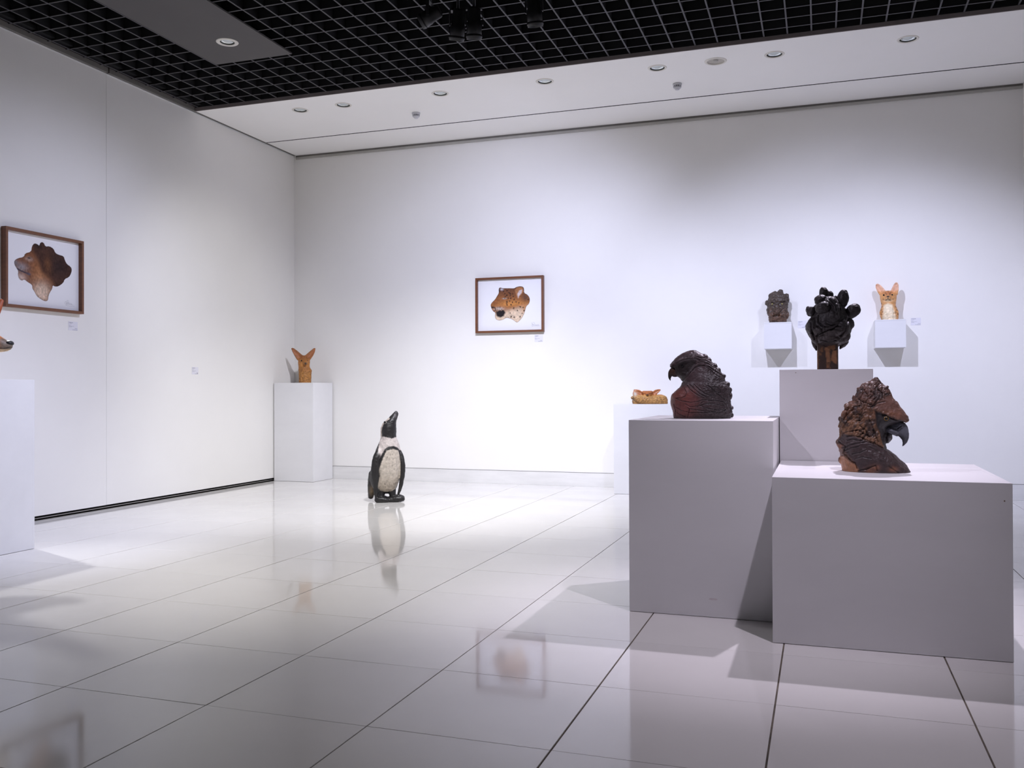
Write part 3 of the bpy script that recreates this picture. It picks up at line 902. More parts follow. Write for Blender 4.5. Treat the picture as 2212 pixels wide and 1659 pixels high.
# face recessed under the brow and behind it the shoulder standing proud
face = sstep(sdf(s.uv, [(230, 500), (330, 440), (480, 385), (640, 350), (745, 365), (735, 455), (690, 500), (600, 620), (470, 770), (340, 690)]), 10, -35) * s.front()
s.push(-34 * face)
g_all = np.zeros(len(u))
for ln, dp, wd in [([(345, 425), (470, 372), (600, 345), (735, 345), (800, 365)], 16, 13), ([(465, 785), (540, 690), (620, 610), (700, 520), (780, 480), (880, 475)], 22, 14),
                   ([(880, 475), (980, 500), (1080, 575), (1160, 630), (1255, 690)], 16, 10), ([(900, 500), (1010, 560), (1100, 660), (1200, 720)], 9, 8),
                   ([(560, 870), (620, 950), (720, 1030), (800, 1080)], 15, 8), ([(620, 860), (700, 940), (800, 1030), (910, 1085)], 15, 8), ([(690, 850), (790, 950), (900, 1030), (1000, 1060), (1090, 1060)], 14, 8),
                   ([(500, 915), (545, 1010), (520, 1080), (440, 1115), (330, 1120)], 13, 9), ([(950, 870), (1030, 920), (1080, 1000), (1180, 1060), (1260, 1130)], 17, 10),
                   ([(340, 1130), (470, 1175), (620, 1200), (760, 1185), (840, 1150), (1000, 1160), (1180, 1170), (1270, 1190)], 15, 8), ([(520, 1230), (620, 1290), (760, 1270), (900, 1230), (1080, 1230), (1280, 1260)], 13, 8),
                   ([(740, 1300), (800, 1230), (880, 1180)], 12, 8), ([(800, 1260), (960, 1320), (1150, 1350), (1300, 1340)], 14, 8), ([(340, 1300), (450, 1360), (600, 1400), (780, 1400), (960, 1400), (1200, 1400)], 13, 8),
                   ([(560, 1310), (700, 1340), (900, 1370), (1100, 1380)], 12, 8), ([(330, 1380), (400, 1440), (520, 1480)], 12, 8), ([(600, 1330), (580, 1420), (560, 1500)], 12, 9), ([(300, 1240), (330, 1340), (320, 1470)], 12, 9),
                   ([(1040, 900), (1130, 900), (1200, 950), (1190, 1010), (1110, 1000), (1060, 950)], 14, 9), ([(1270, 1130), (1330, 1230), (1310, 1330), (1220, 1390)], 15, 10),
                   ([(690, 330), (760, 300), (840, 330), (900, 320)], 11, 9), ([(760, 420), (850, 400), (950, 430), (1040, 500)], 11, 8), ([(800, 370), (900, 370), (1000, 420)], 10, 8), ([(630, 600), (560, 700)], 5, 10)]:
    g_all = np.maximum(g_all, s.crease(ln, dp, wd, 4))
rough = sstep(u + 0.25 * v, 900, 1250)
s.noise(7, 1.1, 3.0, 3)
nf = s.noise(6, 2.6, 5.0, 3, 0.2 + 0.8 * rough, True)
nlow = fbm(np.c_[u, y, v] / 100, 0.5, 2.0, 2)
s.C[:] = L3(66, 50, 52)
red = sstep(v + 90 * nlow, 850, 1010) * sstep(u - 100 * nlow, 900, 480)
s.C[:] = mixc(s.C, L3(112, 58, 50), red * 0.9)
s.C[:] = mixc(s.C, L3(104, 60, 58), sstep(v, 1050, 1200) * sstep(u, 1250, 800) * 0.45)
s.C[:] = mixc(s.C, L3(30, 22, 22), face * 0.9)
s.C[:] = mixc(s.C, L3(34, 26, 27), rough * 0.75)
s.C[:] = mixc(s.C, L3(30, 20, 19), sstep(v, 1400, 1520) * 0.75)
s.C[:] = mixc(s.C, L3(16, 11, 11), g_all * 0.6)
s.C *= (1 + 0.3 * nf)[:, None]
s.done('bust', M['clay'], t)
b = Clay(c.k, c.u0, c.vb)
b.tube([(380, 570, 105, 0), (300, 582, 98, 0), (246, 612, 69, 0), (218, 664, 41, 0), (212, 715, 25, 0), (225, 764, 8, 0)], 0.8, 24, 8)
b.ell(330, 620, 95, 75, 85, 0, -20)
s = b.fuse('beak', 0.0016, 2, False)
s.crease([(235, 625), (300, 660), (360, 665)], 8, 8)
s.C[:] = mixc(np.tile(L3(66, 42, 30), (len(s.co), 1)), L3(30, 22, 20), sstep(s.uv[:, 1], 600, 720))
s.done('beak', M['clay'], t)
eyeball(c, 470, 480, -150, 26, M['eye'], t)
eyeball(c, 470, 480, 150, 26, M['eye'], t)

# ------------------------------------------------------------------ eagle bust (plinth B)
t = thing('eagle_bust', 'brown crested eagle bust with slate-grey beak facing right on the low wide plinth', 'sculpture', (0.222, 4.305, 0.6855), rad(-3.1), 'animal sculptures')
c = Clay(0.000293, 690, 1528)
c.loft([(122, 690, 722, 18), (150, 655, 745, 40), (180, 625, 768, 60), (212, 560, 792, 85), (240, 520, 812, 105), (270, 480, 855, 130), (300, 462, 888, 150), (340, 455, 905, 168), (380, 432, 922, 180),
        (400, 410, 932, 188), (440, 396, 956, 196), (480, 385, 990, 204), (520, 320, 1022, 212), (560, 290, 1048, 220), (600, 285, 1076, 226), (640, 285, 1102, 232), (680, 262, 1128, 236), (715, 215, 1150, 238),
        (745, 198, 1148, 240), (780, 198, 1105, 242), (820, 200, 1000, 245), (880, 200, 900, 250), (940, 200, 870, 258), (1000, 195, 850, 268), (1040, 182, 845, 280), (1080, 165, 846, 292), (1120, 162, 850, 300),
        (1160, 168, 856, 308), (1195, 178, 862, 314), (1230, 186, 915, 320), (1270, 200, 962, 326), (1320, 200, 1020, 332), (1380, 205, 1082, 336), (1440, 210, 1132, 336), (1490, 218, 1166, 332), (1540, 225, 1188, 325)], n=56, power=2.15)
for k in range(26):                                         # crest and neck tufts
    f = random.random()
    vv = 200 + f * 760
    lft = np.interp(vv, [200, 300, 400, 520, 700, 960], [560, 465, 415, 320, 205, 200])
    wdt = np.interp(vv, [200, 400, 700, 960], [250, 330, 430, 520])
    uu = lft + random.random() ** 1.6 * wdt
    if sdf(np.array([[uu, vv]]), [(700, 400), (900, 290), (1160, 740), (1000, 900), (820, 1150), (700, 800), (640, 560)])[0] < 25: continue
    side = random.choice((-1, -1, 1))
    dep = np.interp(vv, [200, 400, 700, 960], [75, 175, 225, 245]) * math.sqrt(max(0.05, 1 - ((uu - lft - wdt * 0.75) / (wdt * 0.85)) ** 2))
    c.ell(uu, vv, random.uniform(20, 34), random.uniform(48, 84), 40, side * dep * 0.93, random.uniform(15, 48), 0)
for (uu, vv, ru, rv) in [(300, 552, 36, 40), (213, 745, 32, 34), (560, 240, 52, 36), (480, 310, 40, 44), (420, 420, 34, 32), (700, 165, 40, 36), (845, 275, 36, 28), (180, 1100, 32, 40), (205, 860, 20, 30), (215, 1380, 40, 60)]:
    c.ell(uu, vv, ru, rv, 60, random.uniform(-40, 20), -20)
c.ell(960, 640, 235, 70, 170, 0, 33)                          # overhanging brow
c.ell(880, 1000, 60, 110, 110, 0, 8)                          # throat
s = c.fuse('bust', 0.0021, 2)
u, v = s.uv[:, 0], s.uv[:, 1]
facepoly = [(690, 600), (780, 640), (900, 690), (1010, 745), (1110, 775), (1000, 900), (960, 1000), (930, 1100), (860, 1210), (790, 1120), (760, 950), (700, 800)]
fd = sdf(s.uv, facepoly)
face = sstep(fd, 12, -25)
s.push(-22 * face * s.front())
g_all = np.zeros(len(u))
for ln, dp, wd in [([(800, 665), (900, 715), (1000, 755), (1090, 765)], 14, 10), ([(300, 1000), (390, 985), (500, 1010), (600, 1060), (720, 1110), (850, 1195)], 18, 11), ([(240, 1170), (400, 1110), (560, 1075), (640, 1085)], 12, 9),
                   ([(380, 1260), (500, 1230), (560, 1200)], 8, 8), ([(300, 1060), (380, 1040), (480, 1060), (560, 1050)], 12, 8), ([(260, 1210), (360, 1170), (480, 1140)], 10, 7), ([(620, 1150), (740, 1220), (820, 1300)], 7, 8), ([(420, 1330), (520, 1300), (640, 1320)], 6, 8), ([(180, 1090), (280, 1150), (250, 1250), (330, 1340), (420, 1400), (440, 1470)], 18, 11), ([(215, 1300), (300, 1270), (350, 1350)], 14, 10),
                   ([(470, 1500), (560, 1480), (640, 1440), (700, 1420), (720, 1490)], 15, 11), ([(880, 1420), (950, 1480), (1010, 1520)], 12, 9), ([(230, 960), (330, 930), (470, 900), (540, 960), (620, 990)], 15, 10),
                   ([(480, 830), (560, 900), (600, 990)], 13, 10), ([(600, 720), (650, 820), (690, 950), (740, 1080)], 12, 10), ([(560, 640), (480, 720), (470, 800)], 12, 9), ([(400, 640), (340, 720), (300, 800)], 12, 9),
                   ([(600, 560), (680, 540), (740, 500), (830, 480)], 9, 9), ([(640, 330), (700, 380), (690, 450)], 13, 10), ([(740, 300), (800, 360), (790, 430)], 12, 9), ([(540, 300), (600, 400), (580, 480)], 14, 10), ([(470, 450), (560, 500), (640, 520)], 14, 10)]:
    g_all = np.maximum(g_all, s.crease(ln, dp, wd, 4))
crown = sstep(sdf(s.uv, [(740, 480), (860, 400), (930, 400), (1010, 500), (1110, 640), (1160, 740), (1060, 745), (900, 690), (780, 620), (700, 560)]), 30, -30)
wing = sstep(sdf(s.uv, [(150, 1090), (250, 960), (420, 1000), (640, 1080), (860, 1180), (960, 1250), (1250, 1480), (1250, 1600), (480, 1600), (420, 1400), (300, 1260)]), 15, -20)
hackle = np.clip(1 - crown - face - wing, 0, 1) * sstep(v, 1260, 1120)
s.noise(9, 1.3, 1.0, 3)
al, ac = (-0.55 * u + 0.83 * v), (0.83 * u + 0.55 * v)         # strands run down and back
nw0 = fbm(np.c_[u, s.y, v] / 100, 0.9, 1.0, 2)
str_ = fbm(np.c_[ac + 45 * nw0, s.y * 0.8, al * 0.16] / 100, 1.8, 7.0, 3)
nf = 1 - 2.4 * np.abs(str_)
s.push(nf * 11 * (0.06 + 0.94 * hackle))
fine = 1 - 2.4 * np.abs(fbm(np.c_[ac + 60 * nw0, s.y * 0.8, al * 0.2] / 100, 5.0, 3.0, 2))
s.push(fine * 5 * (0.05 + 0.95 * hackle))
nf = 0.6 * nf + 0.4 * fine
lump = s.noise(7, 1.4, 2.0, 2, hackle)
nl = fbm(np.c_[u, s.y, v] / 100, 0.7, 4.0, 3)
s.C[:] = L3(104, 72, 54)
s.C[:] = mixc(s.C, L3(122, 88, 62), hackle * sstep(v + 120 * nl, 560, 900) * 0.75)
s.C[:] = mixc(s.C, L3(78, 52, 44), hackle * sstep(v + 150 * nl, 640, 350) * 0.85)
s.C[:] = mixc(s.C, L3(48, 36, 36), hackle * sstep(nl, 0.08, 0.45) * 0.8)
s.C[:] = mixc(s.C, L3(112, 79, 68), crown)
s.C[:] = mixc(s.C, L3(142, 94, 66), crown * gauss(s.uv, (900, 660), 170, 50) * 0.6)
s.C[:] = mixc(s.C, L3(48, 43, 44), face)
s.C[:] = mixc(s.C, L3(66, 52, 52), wing)
s.C[:] = mixc(s.C, L3(168, 118, 84), sstep(sdf(s.uv, [(190, 1290), (260, 1300), (330, 1370), (440, 1430), (480, 1500), (400, 1560), (180, 1560)]), 12, -18))
for (uu, vv, r) in [(690, 1450, 60), (620, 1500, 70), (940, 1470, 60), (200, 1150, 40)]:
    s.C[:] = mixc(s.C, L3(148, 96, 70), gauss(s.uv, (uu, vv), r, r * 0.7) * 0.75)
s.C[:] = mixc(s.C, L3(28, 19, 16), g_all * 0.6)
s.C *= np.clip(0.92 + 0.75 * (nf - 0.25) * (0.25 + 0.75 * hackle), 0.25, 1.7)[:, None]  # shade painted in: recesses between strands darker, ridges lighter
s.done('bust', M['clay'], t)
b = Clay(c.k, c.u0, c.vb)
b.tube([(900, 880, 80, 0), (985, 888, 104, 0), (1045, 900, 112, 0), (1085, 960, 80, 0), (1106, 1030, 52, 0), (1100, 1090, 29, 0), (1076, 1142, 7, 0)], 0.7, 28, 8)
b.ell(1050, 845, 85, 72, 78, 0, 30)
b.tube([(830, 890, 40, 0), (900, 905, 58, 0), (980, 930, 50, 0)], 2.2, 20, 6)
s = b.fuse('beak', 0.0016, 2, False)
g1 = s.crease([(1000, 878), (1055, 842)], 16, 6)
g2 = s.crease([(810, 890), (900, 930), (990, 960), (1050, 1010)], 8, 7)
s.noise(4, 4, 3.0)
s.C[:] = L3(98, 100, 110)
s.C[:] = mixc(s.C, L3(62, 63, 69), sstep(s.uv[:, 1], 900, 1060))
s.C[:] = mixc(s.C, L3(20, 20, 22), np.clip(g1 + g2 * 0.5, 0, 1) * 0.8)
s.done('beak', M['clay_dry'], t)
for sd in (-1, 1):
    e = eyeball(c, 848, 730, sd * 190, 40, M['iris'], t, 'eye', None, 32)
    p = Clay(c.k, c.u0, c.vb)
    p.ell(850, 730, 24, 24, 16, sd * 212)
    me = bpy.data.meshes.new('pupil'); me.from_pydata(p.V, [], p.F); link('pupil', me, M['eye'], e, True)
    ring = bmesh.new()
    r_ = lathe([(39, -6), (46, -4), (52, 2), (46, 10), (38, 8)], 32, (0, sd, 0))
    r_.transform(Matrix.Translation(c.P(848, 730, sd * 198)) @ Matrix.Scale(c.k, 4))
    obj('eyelid', r_, M['beak'], t, True)
    ring.free()

# ------------------------------------------------------------------ black maned head on a post (plinth C)
t = thing('maned_head', 'black lumpy maned lion head on a square brown post atop the tall plinth', 'sculpture', (0.032, 5.05, 1.1485), rad(-0.4), 'animal sculptures')
c = Clay(0.000307, 545, 1560)
c.loft([(310, 450, 660, 120), (390, 395, 745, 200), (470, 360, 800, 255), (560, 335, 830, 290), (640, 285, 885, 315), (710, 225, 930, 330), (780, 188, 965, 335), (850, 190, 940, 330), (920, 215, 920, 320),
        (980, 245, 900, 300), (1040, 285, 880, 280), (1100, 310, 850, 240), (1140, 350, 770, 190), (1165, 390, 700, 150)], n=48)
for (uu, vv, ru, rv, ry, y, rot) in [(484, 240, 70, 112, 80, 10, -4), (580, 268, 62, 76, 70, 30, -30), (440, 365, 112, 92, 110, -80, -8), (800, 345, 94, 156, 100, 10, 4), (690, 320, 45, 34, 60, 30, 0),
                                     (955, 560, 112, 136, 100, 0, 42), (880, 620, 90, 100, 100, 0, 40), (255, 545, 58, 90, 85, -40, -12), (300, 560, 60, 90, 90, -80, 0), (640, 420, 60, 90, 70, -230, -20),
                                     (690, 560, 40, 110, 60, -285, -8), (480, 520, 130, 110, 110, -230, 0), (620, 680, 75, 110, 80, -310, 8), (700, 680, 40, 40, 50, -330, 0), (560, 780, 130, 50, 70, -300, 0),
                                     (300, 800, 90, 130, 120, -190, 15), (420, 900, 110, 90, 110, -240, -10), (640, 930, 170, 80, 110, -250, -14), (820, 880, 80, 150, 120, -190, 14), (900, 790, 70, 90, 90, -90, 10),
                                     (760, 830, 60, 120, 80, -260, 25), (560, 1040, 180, 80, 110, -220, 4), (330, 1010, 60, 110, 90, -150, -24), (840, 1010, 70, 90, 90, -140, 22), (560, 350, 80, 60, 90, 180, 0),
                                     (400, 480, 90, 90, 90, 240, 0), (760, 560, 110, 110, 90, 240, 0), (560, 800, 180, 170, 90, 300, 0), (300, 760, 80, 120, 90, 190, 0)]:
    c.ell(uu, vv, ru, rv, ry, y, rot)
c.tube([(320, 1060, 45, -40), (340, 1140, 34, -40), (362, 1215, 12, -40)], 1.2)
c.tube([(845, 1080, 40, -30), (790, 1140, 42, -30), (745, 1200, 12, -30)], 1.2)
s = c.fuse('head', 0.0024, 3, False)
g = np.zeros(len(s.co))
for ln in [[(580, 380), (640, 440), (690, 500), (690, 580)], [(380, 830), (460, 880), (470, 920), (380, 970)], [(380, 985), (500, 920), (620, 880), (740, 900)], [(760, 990), (830, 920), (860, 780), (880, 700)],
           [(400, 640), (400, 760), (480, 840), (560, 840)], [(530, 790), (600, 820), (660, 800)], [(280, 760), (290, 900), (340, 1040)], [(600, 900), (700, 830), (760, 850)], [(440, 1060), (560, 1100), (680, 1070)]]:
    g = np.maximum(g, s.crease(ln, 20, 13, 6))
s.noise(10, 0.9, 2.0, 2)
n = s.noise(5, 2.2, 6.0, 2, None, True)
s.C[:] = L3(44, 40, 42)
s.C[:] = mixc(s.C, L3(62, 54, 52), sstep(s.uv[:, 1], 780, 1000) * 0.7)
s.C[:] = mixc(s.C, L3(16, 15, 16), g * 0.6)
s.C *= (1 + 0.3 * n)[:, None]
s.done('head', M['clay_black'], t)
p = Clay(c.k, c.u0, c.vb)
hw = 171
nn = 26
V, F = [], []
per = []
for k in range(4):                                          # square post with softly eased corners, densely divided for its paint
    for q in range(nn):
        f = q / nn * 2 - 1
        per.append([(f, -1), (1, f), (-f, 1), (-1, -f)][k])
rowsn = 60
for i in range(rowsn + 1):
    vv = 1560 - (1560 - 1090) * i / rowsn
    for a, b_ in per:
        m_ = max(abs(a), abs(b_)); l = math.hypot(a, b_)
        sc = 1 - 0.05 * max(0, (l - 1.25)) / 0.16
        V.append(p.P(545 + a * hw * sc, vv, b_ * hw * sc))
L_ = len(per)
for i in range(rowsn):
    for j in range(L_):
        F.append((i * L_ + j, i * L_ + (j + 1) % L_, (i + 1) * L_ + (j + 1) % L_, (i + 1) * L_ + j))
F.append(tuple(range(L_ - 1, -1, -1)))
F.append(tuple(rowsn * L_ + j for j in range(L_)))
me = bpy.data.meshes.new('post')
me.from_pydata([tuple(x) for x in V], [], F)
co = np.array([tuple(x) for x in V])
uvp = np.c_[co[:, 0] / p.k + p.u0, p.vb - co[:, 2] / p.k]
n1 = fbm(np.c_[uvp[:, 0], co[:, 1] / p.k, uvp[:, 1] * 0.4] / 100, 2.2, 3.0, 3)
C = np.tile(L3(70, 54, 48), (len(co), 1))
Q = uvp + np.c_[n1 * 12, n1 * 10]
fr = (co[:, 1] < 0).astype(float)
for poly in [[(505, 1180), (560, 1150), (665, 1140), (670, 1200), (640, 1240), (600, 1210), (575, 1240), (585, 1330), (590, 1430), (530, 1440), (510, 1330)], [(620, 1240), (690, 1230), (692, 1400), (690, 1470), (640, 1440), (610, 1400), (605, 1300)], [(530, 1480), (570, 1490), (575, 1530), (525, 1530)], [(378, 1230), (392, 1230), (395, 1555), (376, 1555)]]:
    C = mixc(C, L3(150, 106, 76), sstep(sdf(Q, poly), 4, -6) * fr)
C = mixc(C, L3(140, 98, 66), sstep(n1, 0.25, 0.5) * 0.6)
C = mixc(C, L3(30, 22, 22), sstep(uvp[:, 1], 1530, 1560) * 0.8)
set_col(me, C)
link('post', me, M['clay'], t, False)

# ------------------------------------------------------------------ dark lion head (left shelf)
t = thing('lion_head', 'small dark brown lion head with pale yellow eyes on the left wall shelf', 'sculpture', (-0.407, 9.415, 1.7085), rad(2.5), 'animal sculptures')
c = Clay(0.000955, 385, 652)
c.loft([(340, 345, 435, 40), (360, 305, 468, 70), (400, 288, 484, 85), (450, 277, 489, 92), (500, 279, 482, 92), (550, 284, 478, 88), (600, 294, 472, 80), (660, 304, 468, 75)], n=40)
for (uu, vv, ru, rv, ry, y) in [(413, 335, 29, 34, 30, 0), (322, 365, 33, 27, 35, 10), (470, 380, 27, 33, 35, 0), (275, 440, 17, 26, 30, 0), (487, 415, 14, 26, 30, 10), (375, 510, 26, 60, 40, -75), (375, 420, 80, 38, 40, -62),
                                (330, 560, 36, 40, 40, -55), (425, 560, 36, 40, 40, -55), (375, 545, 28, 22, 30, -95), (375, 610, 60, 30, 40, -50), (360, 345, 40, 24, 40, 20), (480, 570, 14, 40, 40, 0), (285, 520, 12, 40, 40, 0)]:
    c.ell(uu, vv, ru, rv, ry, y)
s = c.fuse('head', 0.0052, 2)
for ln in [[(300, 445), (335, 452), (362, 470)], [(455, 440), (420, 448), (390, 470)], [(345, 590), (375, 575), (408, 590)], [(320, 520), (345, 545), (350, 580)], [(432, 520), (410, 545), (402, 580)]]:
    s.crease(ln, 9, 7, 2)
n = s.noise(9, 6, 2.0, 3)
s.C[:] = L3(66, 54, 46)
s.C[:] = mixc(s.C, L3(96, 68, 50), sstep(s.uv[:, 1] + 40 * n, 480, 600) * 0.8)
s.C[:] = mixc(s.C, L3(34, 27, 24), sstep(s.uv[:, 1], 625, 652) * 0.7)
s.C *= (1 + 0.5 * n)[:, None]
s.done('head', M['clay'], t)
for uu in (329, 427):
    eyeball(c, uu, 461, -90, 8, M['iris_y'], t, 'eye', M['eye'], 6, 0.5)

# ------------------------------------------------------------------ big-eared cats and foxes
def ear(cl, tip, base, r0, r1, y=0, flat=0.42):
    mid = ((tip[0] * 0.5 + base[0] * 0.5), (tip[1] * 0.5 + base[1] * 0.5))
    cl.tube([(tip[0], tip[1], r0, y), (mid[0], mid[1], r1, y), (base[0], base[1], r1 * 0.85, y)], flat, 24, 8)
# serval
t = thing('serval_bust', 'pale orange spotted serval bust with tall ears on the right wall shelf', 'sculpture', (0.622, 9.415, 1.7065), rad(-3.8), 'animal sculptures')
c = Clay(0.000925, 1555, 624)
c.loft([(318, 1508, 1582, 40), (335, 1476, 1612, 60), (360, 1464, 1628, 74), (400, 1466, 1626, 78), (440, 1474, 1620, 74), (470, 1480, 1618, 70), (500, 1474, 1626, 72), (540, 1466, 1638, 78), (580, 1472, 1638, 80), (632, 1490, 1630, 72)], n=40)
c.blade([(1424, 246), (1436, 235), (1452, 238), (1478, 258), (1510, 300), (1525, 326), (1500, 352), (1465, 362), (1440, 322), (1423, 275)], 34, 10)
c.blade([(1606, 240), (1618, 230), (1634, 233), (1647, 258), (1646, 310), (1636, 362), (1600, 360), (1565, 330), (1580, 290), (1596, 256)], 34, 10)
c.tube([(1545, 372, 34, -55), (1543, 398, 24, -98)], 0.8)
c.ell(1543, 408, 30, 18, 24, -82)
s = c.fuse('bust', 0.0048, 3)
u, v = s.uv[:, 0], s.uv[:, 1]
f = s.front(0.2, -0.3)
for (tp, bs) in [((1440, 262), (1482, 335)), ((1624, 260), (1600, 335))]:      # hollow of the ears
    D = seg_dist(s.uv, [tp, bs], False)
    s.push(-16 * np.exp(-(D / 20) ** 2) * f * (v < 345))
s.crease([(1512, 425), (1543, 416), (1574, 425)], 7, 6)
n = s.noise(9, 5, 4.0, 3, sstep(v, 470, 560), True)
n2 = fbm(np.c_[u, s.y, v] / 100, 5, 9.0, 2)
s.C[:] = L3(214, 156, 96)
s.C[:] = mixc(s.C, L3(186, 112, 66), gauss(s.uv, (1545, 345), 55, 28) * 0.85)
s.C[:] = mixc(s.C, L3(232, 186, 160), sstep(v, 335, 300) * f * 0.8)
chest = sstep(sdf(s.uv, [(1500, 470), (1543, 452), (1585, 470), (1605, 560), (1625, 640), (1480, 640), (1500, 560)]), 14, -14) * f
s.C[:] = mixc(s.C, L3(238, 220, 188), chest)
s.C[:] = mixc(s.C, L3(232, 205, 165), gauss(s.uv, (1543, 425), 40, 14) * f)
for (uu, vv) in [(1486, 485), (1480, 450), (1478, 520), (1492, 540), (1622, 450), (1615, 490), (1626, 520), (1612, 555), (1484, 565), (1632, 565), (1520, 345), (1568, 345), (1545, 330), (1530, 358), (1560, 358), (1500, 410), (1590, 410)]:
    s.C[:] = mixc(s.C, L3(112, 70, 44), gauss(s.uv, (uu, vv), 7, 9) * 0.85 * f)
s.C[:] = mixc(s.C, L3(36, 26, 22), np.clip(gauss(s.uv, (1543, 388), 15, 9) * 1.4, 0, 1) * f)
s.C[:] = mixc(s.C, L3(70, 50, 40), sstep(seg_dist(s.uv, [(1543, 395), (1543, 412), (1520, 424), (1543, 414), (1566, 424)], False), 5, 2) * f * 0.8)
s.C *= (1 + 0.16 * n2)[:, None]
s.done('bust', M['clay_dry'], t)
for uu in (1503, 1583):
    eyeball(c, uu, 366, -66, 9, M['eye'], t, 'eye', None, 8)
# fox in the corner
t = thing('fox_bust', 'orange fox bust with wide-spread ears on the corner plinth', 'sculpture', (-5.735, 9.28, 1.1415), rad(31.6), 'animal sculptures')
c = Clay(0.00137, 332, 497)
c.loft([(262, 312, 340, 16), (280, 290, 362, 32), (300, 277, 374, 42), (325, 274, 375, 46), (350, 277, 372, 46), (372, 281, 373, 46), (386, 283, 383, 47), (398, 284, 387, 48), (420, 284, 383, 48), (460, 286, 380, 48), (503, 285, 380, 48)], n=40)
c.blade([(218, 203), (226, 197), (240, 201), (266, 220), (300, 250), (322, 268), (312, 300), (268, 303), (246, 266), (228, 232)], 22, 0)
c.blade([(422, 203), (415, 197), (402, 202), (378, 223), (345, 252), (326, 270), (340, 300), (376, 302), (402, 263), (416, 232)], 22, 0)
c.tube([(334, 312, 26, -30), (336, 334, 15, -72)], 0.9)
s = c.fuse('bust', 0.0055, 3)
u, v = s.uv[:, 0], s.uv[:, 1]
f = s.front(0.2, -0.3)
for (tp, bs) in [((236, 220), (288, 276)), ((408, 219), (366, 276))]:
    D = seg_dist(s.uv, [tp, bs], False)
    s.push(-9 * np.exp(-(D / 13) ** 2) * f * (v < 290))
n = s.noise(6, 8, 4.0, 3, sstep(v, 345, 390), True, (1, 1, 0.6))
n2 = fbm(np.c_[u, s.y, v] / 100, 7, 2.0, 2)
s.C[:] = L3(172, 114, 54)
s.C[:] = mixc(s.C, L3(136, 80, 40), sstep(v, 330, 270) * 0.8)
inner = np.zeros(len(u))
for tp, bs in [((236, 220), (288, 276)), ((408, 219), (366, 276))]:
    inner = np.maximum(inner, np.exp(-(seg_dist(s.uv, [tp, bs], False) / 13) ** 2))
s.C[:] = mixc(s.C, L3(176, 112, 76), inner * f * (v < 285) * 0.7)
s.C[:] = mixc(s.C, L3(206, 150, 78), sstep(v, 380, 420) * 0.5)
s.C[:] = mixc(s.C, L3(112, 66, 32), sstep(n, 0.35, 0.75) * sstep(v, 350, 400) * 0.5)
s.C[:] = mixc(s.C, L3(30, 20, 18), np.clip(gauss(s.uv, (337, 333), 9, 9) * 1.4, 0, 1) * f)
s.C[:] = mixc(s.C, L3(70, 40, 26), sstep(seg_dist(s.uv, [(322, 343), (333, 345), (344, 343)], False), 3.5, 1) * f * 0.7)
s.C *= (1 + 0.25 * n2)[:, None]
s.done('bust', M['clay_dry'], t)
for uu in (304, 352):
    eyeball(c, uu, 309, -43, 6, M['eye'], t, 'eye', None, 6)
# curled-up fox
t = thing('curled_fox', 'small curled-up sleeping fox with tail over its side on the back-wall plinth', 'sculpture', (-1.655, 9.18, 0.9035), rad(10.3), 'animal sculptures')
c = Clay(0.00085, 558, 734)
c.loft([(622, 430, 700, 40), (634, 395, 735, 80), (655, 372, 755, 110), (680, 362, 766, 125), (710, 360, 768, 128), (742, 362, 765, 124)], n=44)
c.ell(680, 690, 85, 62, 110, 10)
c.tube([(385, 590, 22, -60), (392, 620, 34, -85), (440, 668, 46, -110), (540, 690, 52, -115), (650, 700, 50, -100)], 0.8)
c.ell(362, 660, 20, 20, 26, -20)
c.ell(372, 705, 18, 16, 30, -20)
c.loft([(578, 480, 590, 30, -60), (592, 462, 598, 50, -60), (612, 468, 592, 60, -62), (640, 490, 575, 60, -70)], n=32)
ear(c, (378, 572), (462, 606), 13, 27, -40, 0.5)
ear(c, (678, 570), (602, 608), 13, 27, -40, 0.5)
c.tube([(530, 605, 32, -95), (530, 626, 14, -140)], 0.7)
s = c.fuse('body', 0.0042, 3)
u, v = s.uv[:, 0], s.uv[:, 1]
f = s.front(0.3, -0.3)
for (tp, bs) in [((386, 578), (450, 604)), ((672, 576), (612, 606))]:
    s.push(-13 * np.exp(-(seg_dist(s.uv, [tp, bs], False) / 15) ** 2) * f)
s.crease([(400, 640), (470, 645), (560, 642), (620, 632)], 9, 6)
n = s.noise(8, 6, 4.0, 3, sstep(v, 630, 660), True)
n2 = fbm(np.c_[u, s.y, v] / 100, 8, 2.0, 2)
s.C[:] = L3(198, 150, 84)
s.C[:] = mixc(s.C, L3(176, 104, 52), sstep(v, 640, 615))
s.C[:] = mixc(s.C, L3(206, 146, 104), (np.exp(-(seg_dist(s.uv, [(386, 578), (450, 604)], False) / 15) ** 2) + np.exp(-(seg_dist(s.uv, [(672, 576), (612, 606)], False) / 15) ** 2)) * f * 0.6)
s.C[:] = mixc(s.C, L3(196, 190, 178), gauss(s.uv, (388, 612), 22, 30) * f)
s.C[:] = mixc(s.C, L3(112, 104, 88), gauss(s.uv, (366, 680), 22, 40) * 0.8)
s.C[:] = mixc(s.C, L3(120, 78, 40), sstep(n, 0.3, 0.7) * sstep(v, 630, 670) * 0.6)
s.C[:] = mixc(s.C, L3(36, 22, 18), np.clip(gauss(s.uv, (530, 626), 14, 9) * 1.3, 0, 1) * f)
for a, b_ in [((468, 606), (508, 610)), ((552, 610), (592, 604))]:
    s.C[:] = mixc(s.C, L3(70, 38, 24), sstep(seg_dist(s.uv, [a, b_], False), 6, 2) * f * 0.8)
s.C *= (1 + 0.25 * n2)[:, None]
s.done('body', M['clay_dry'], t)

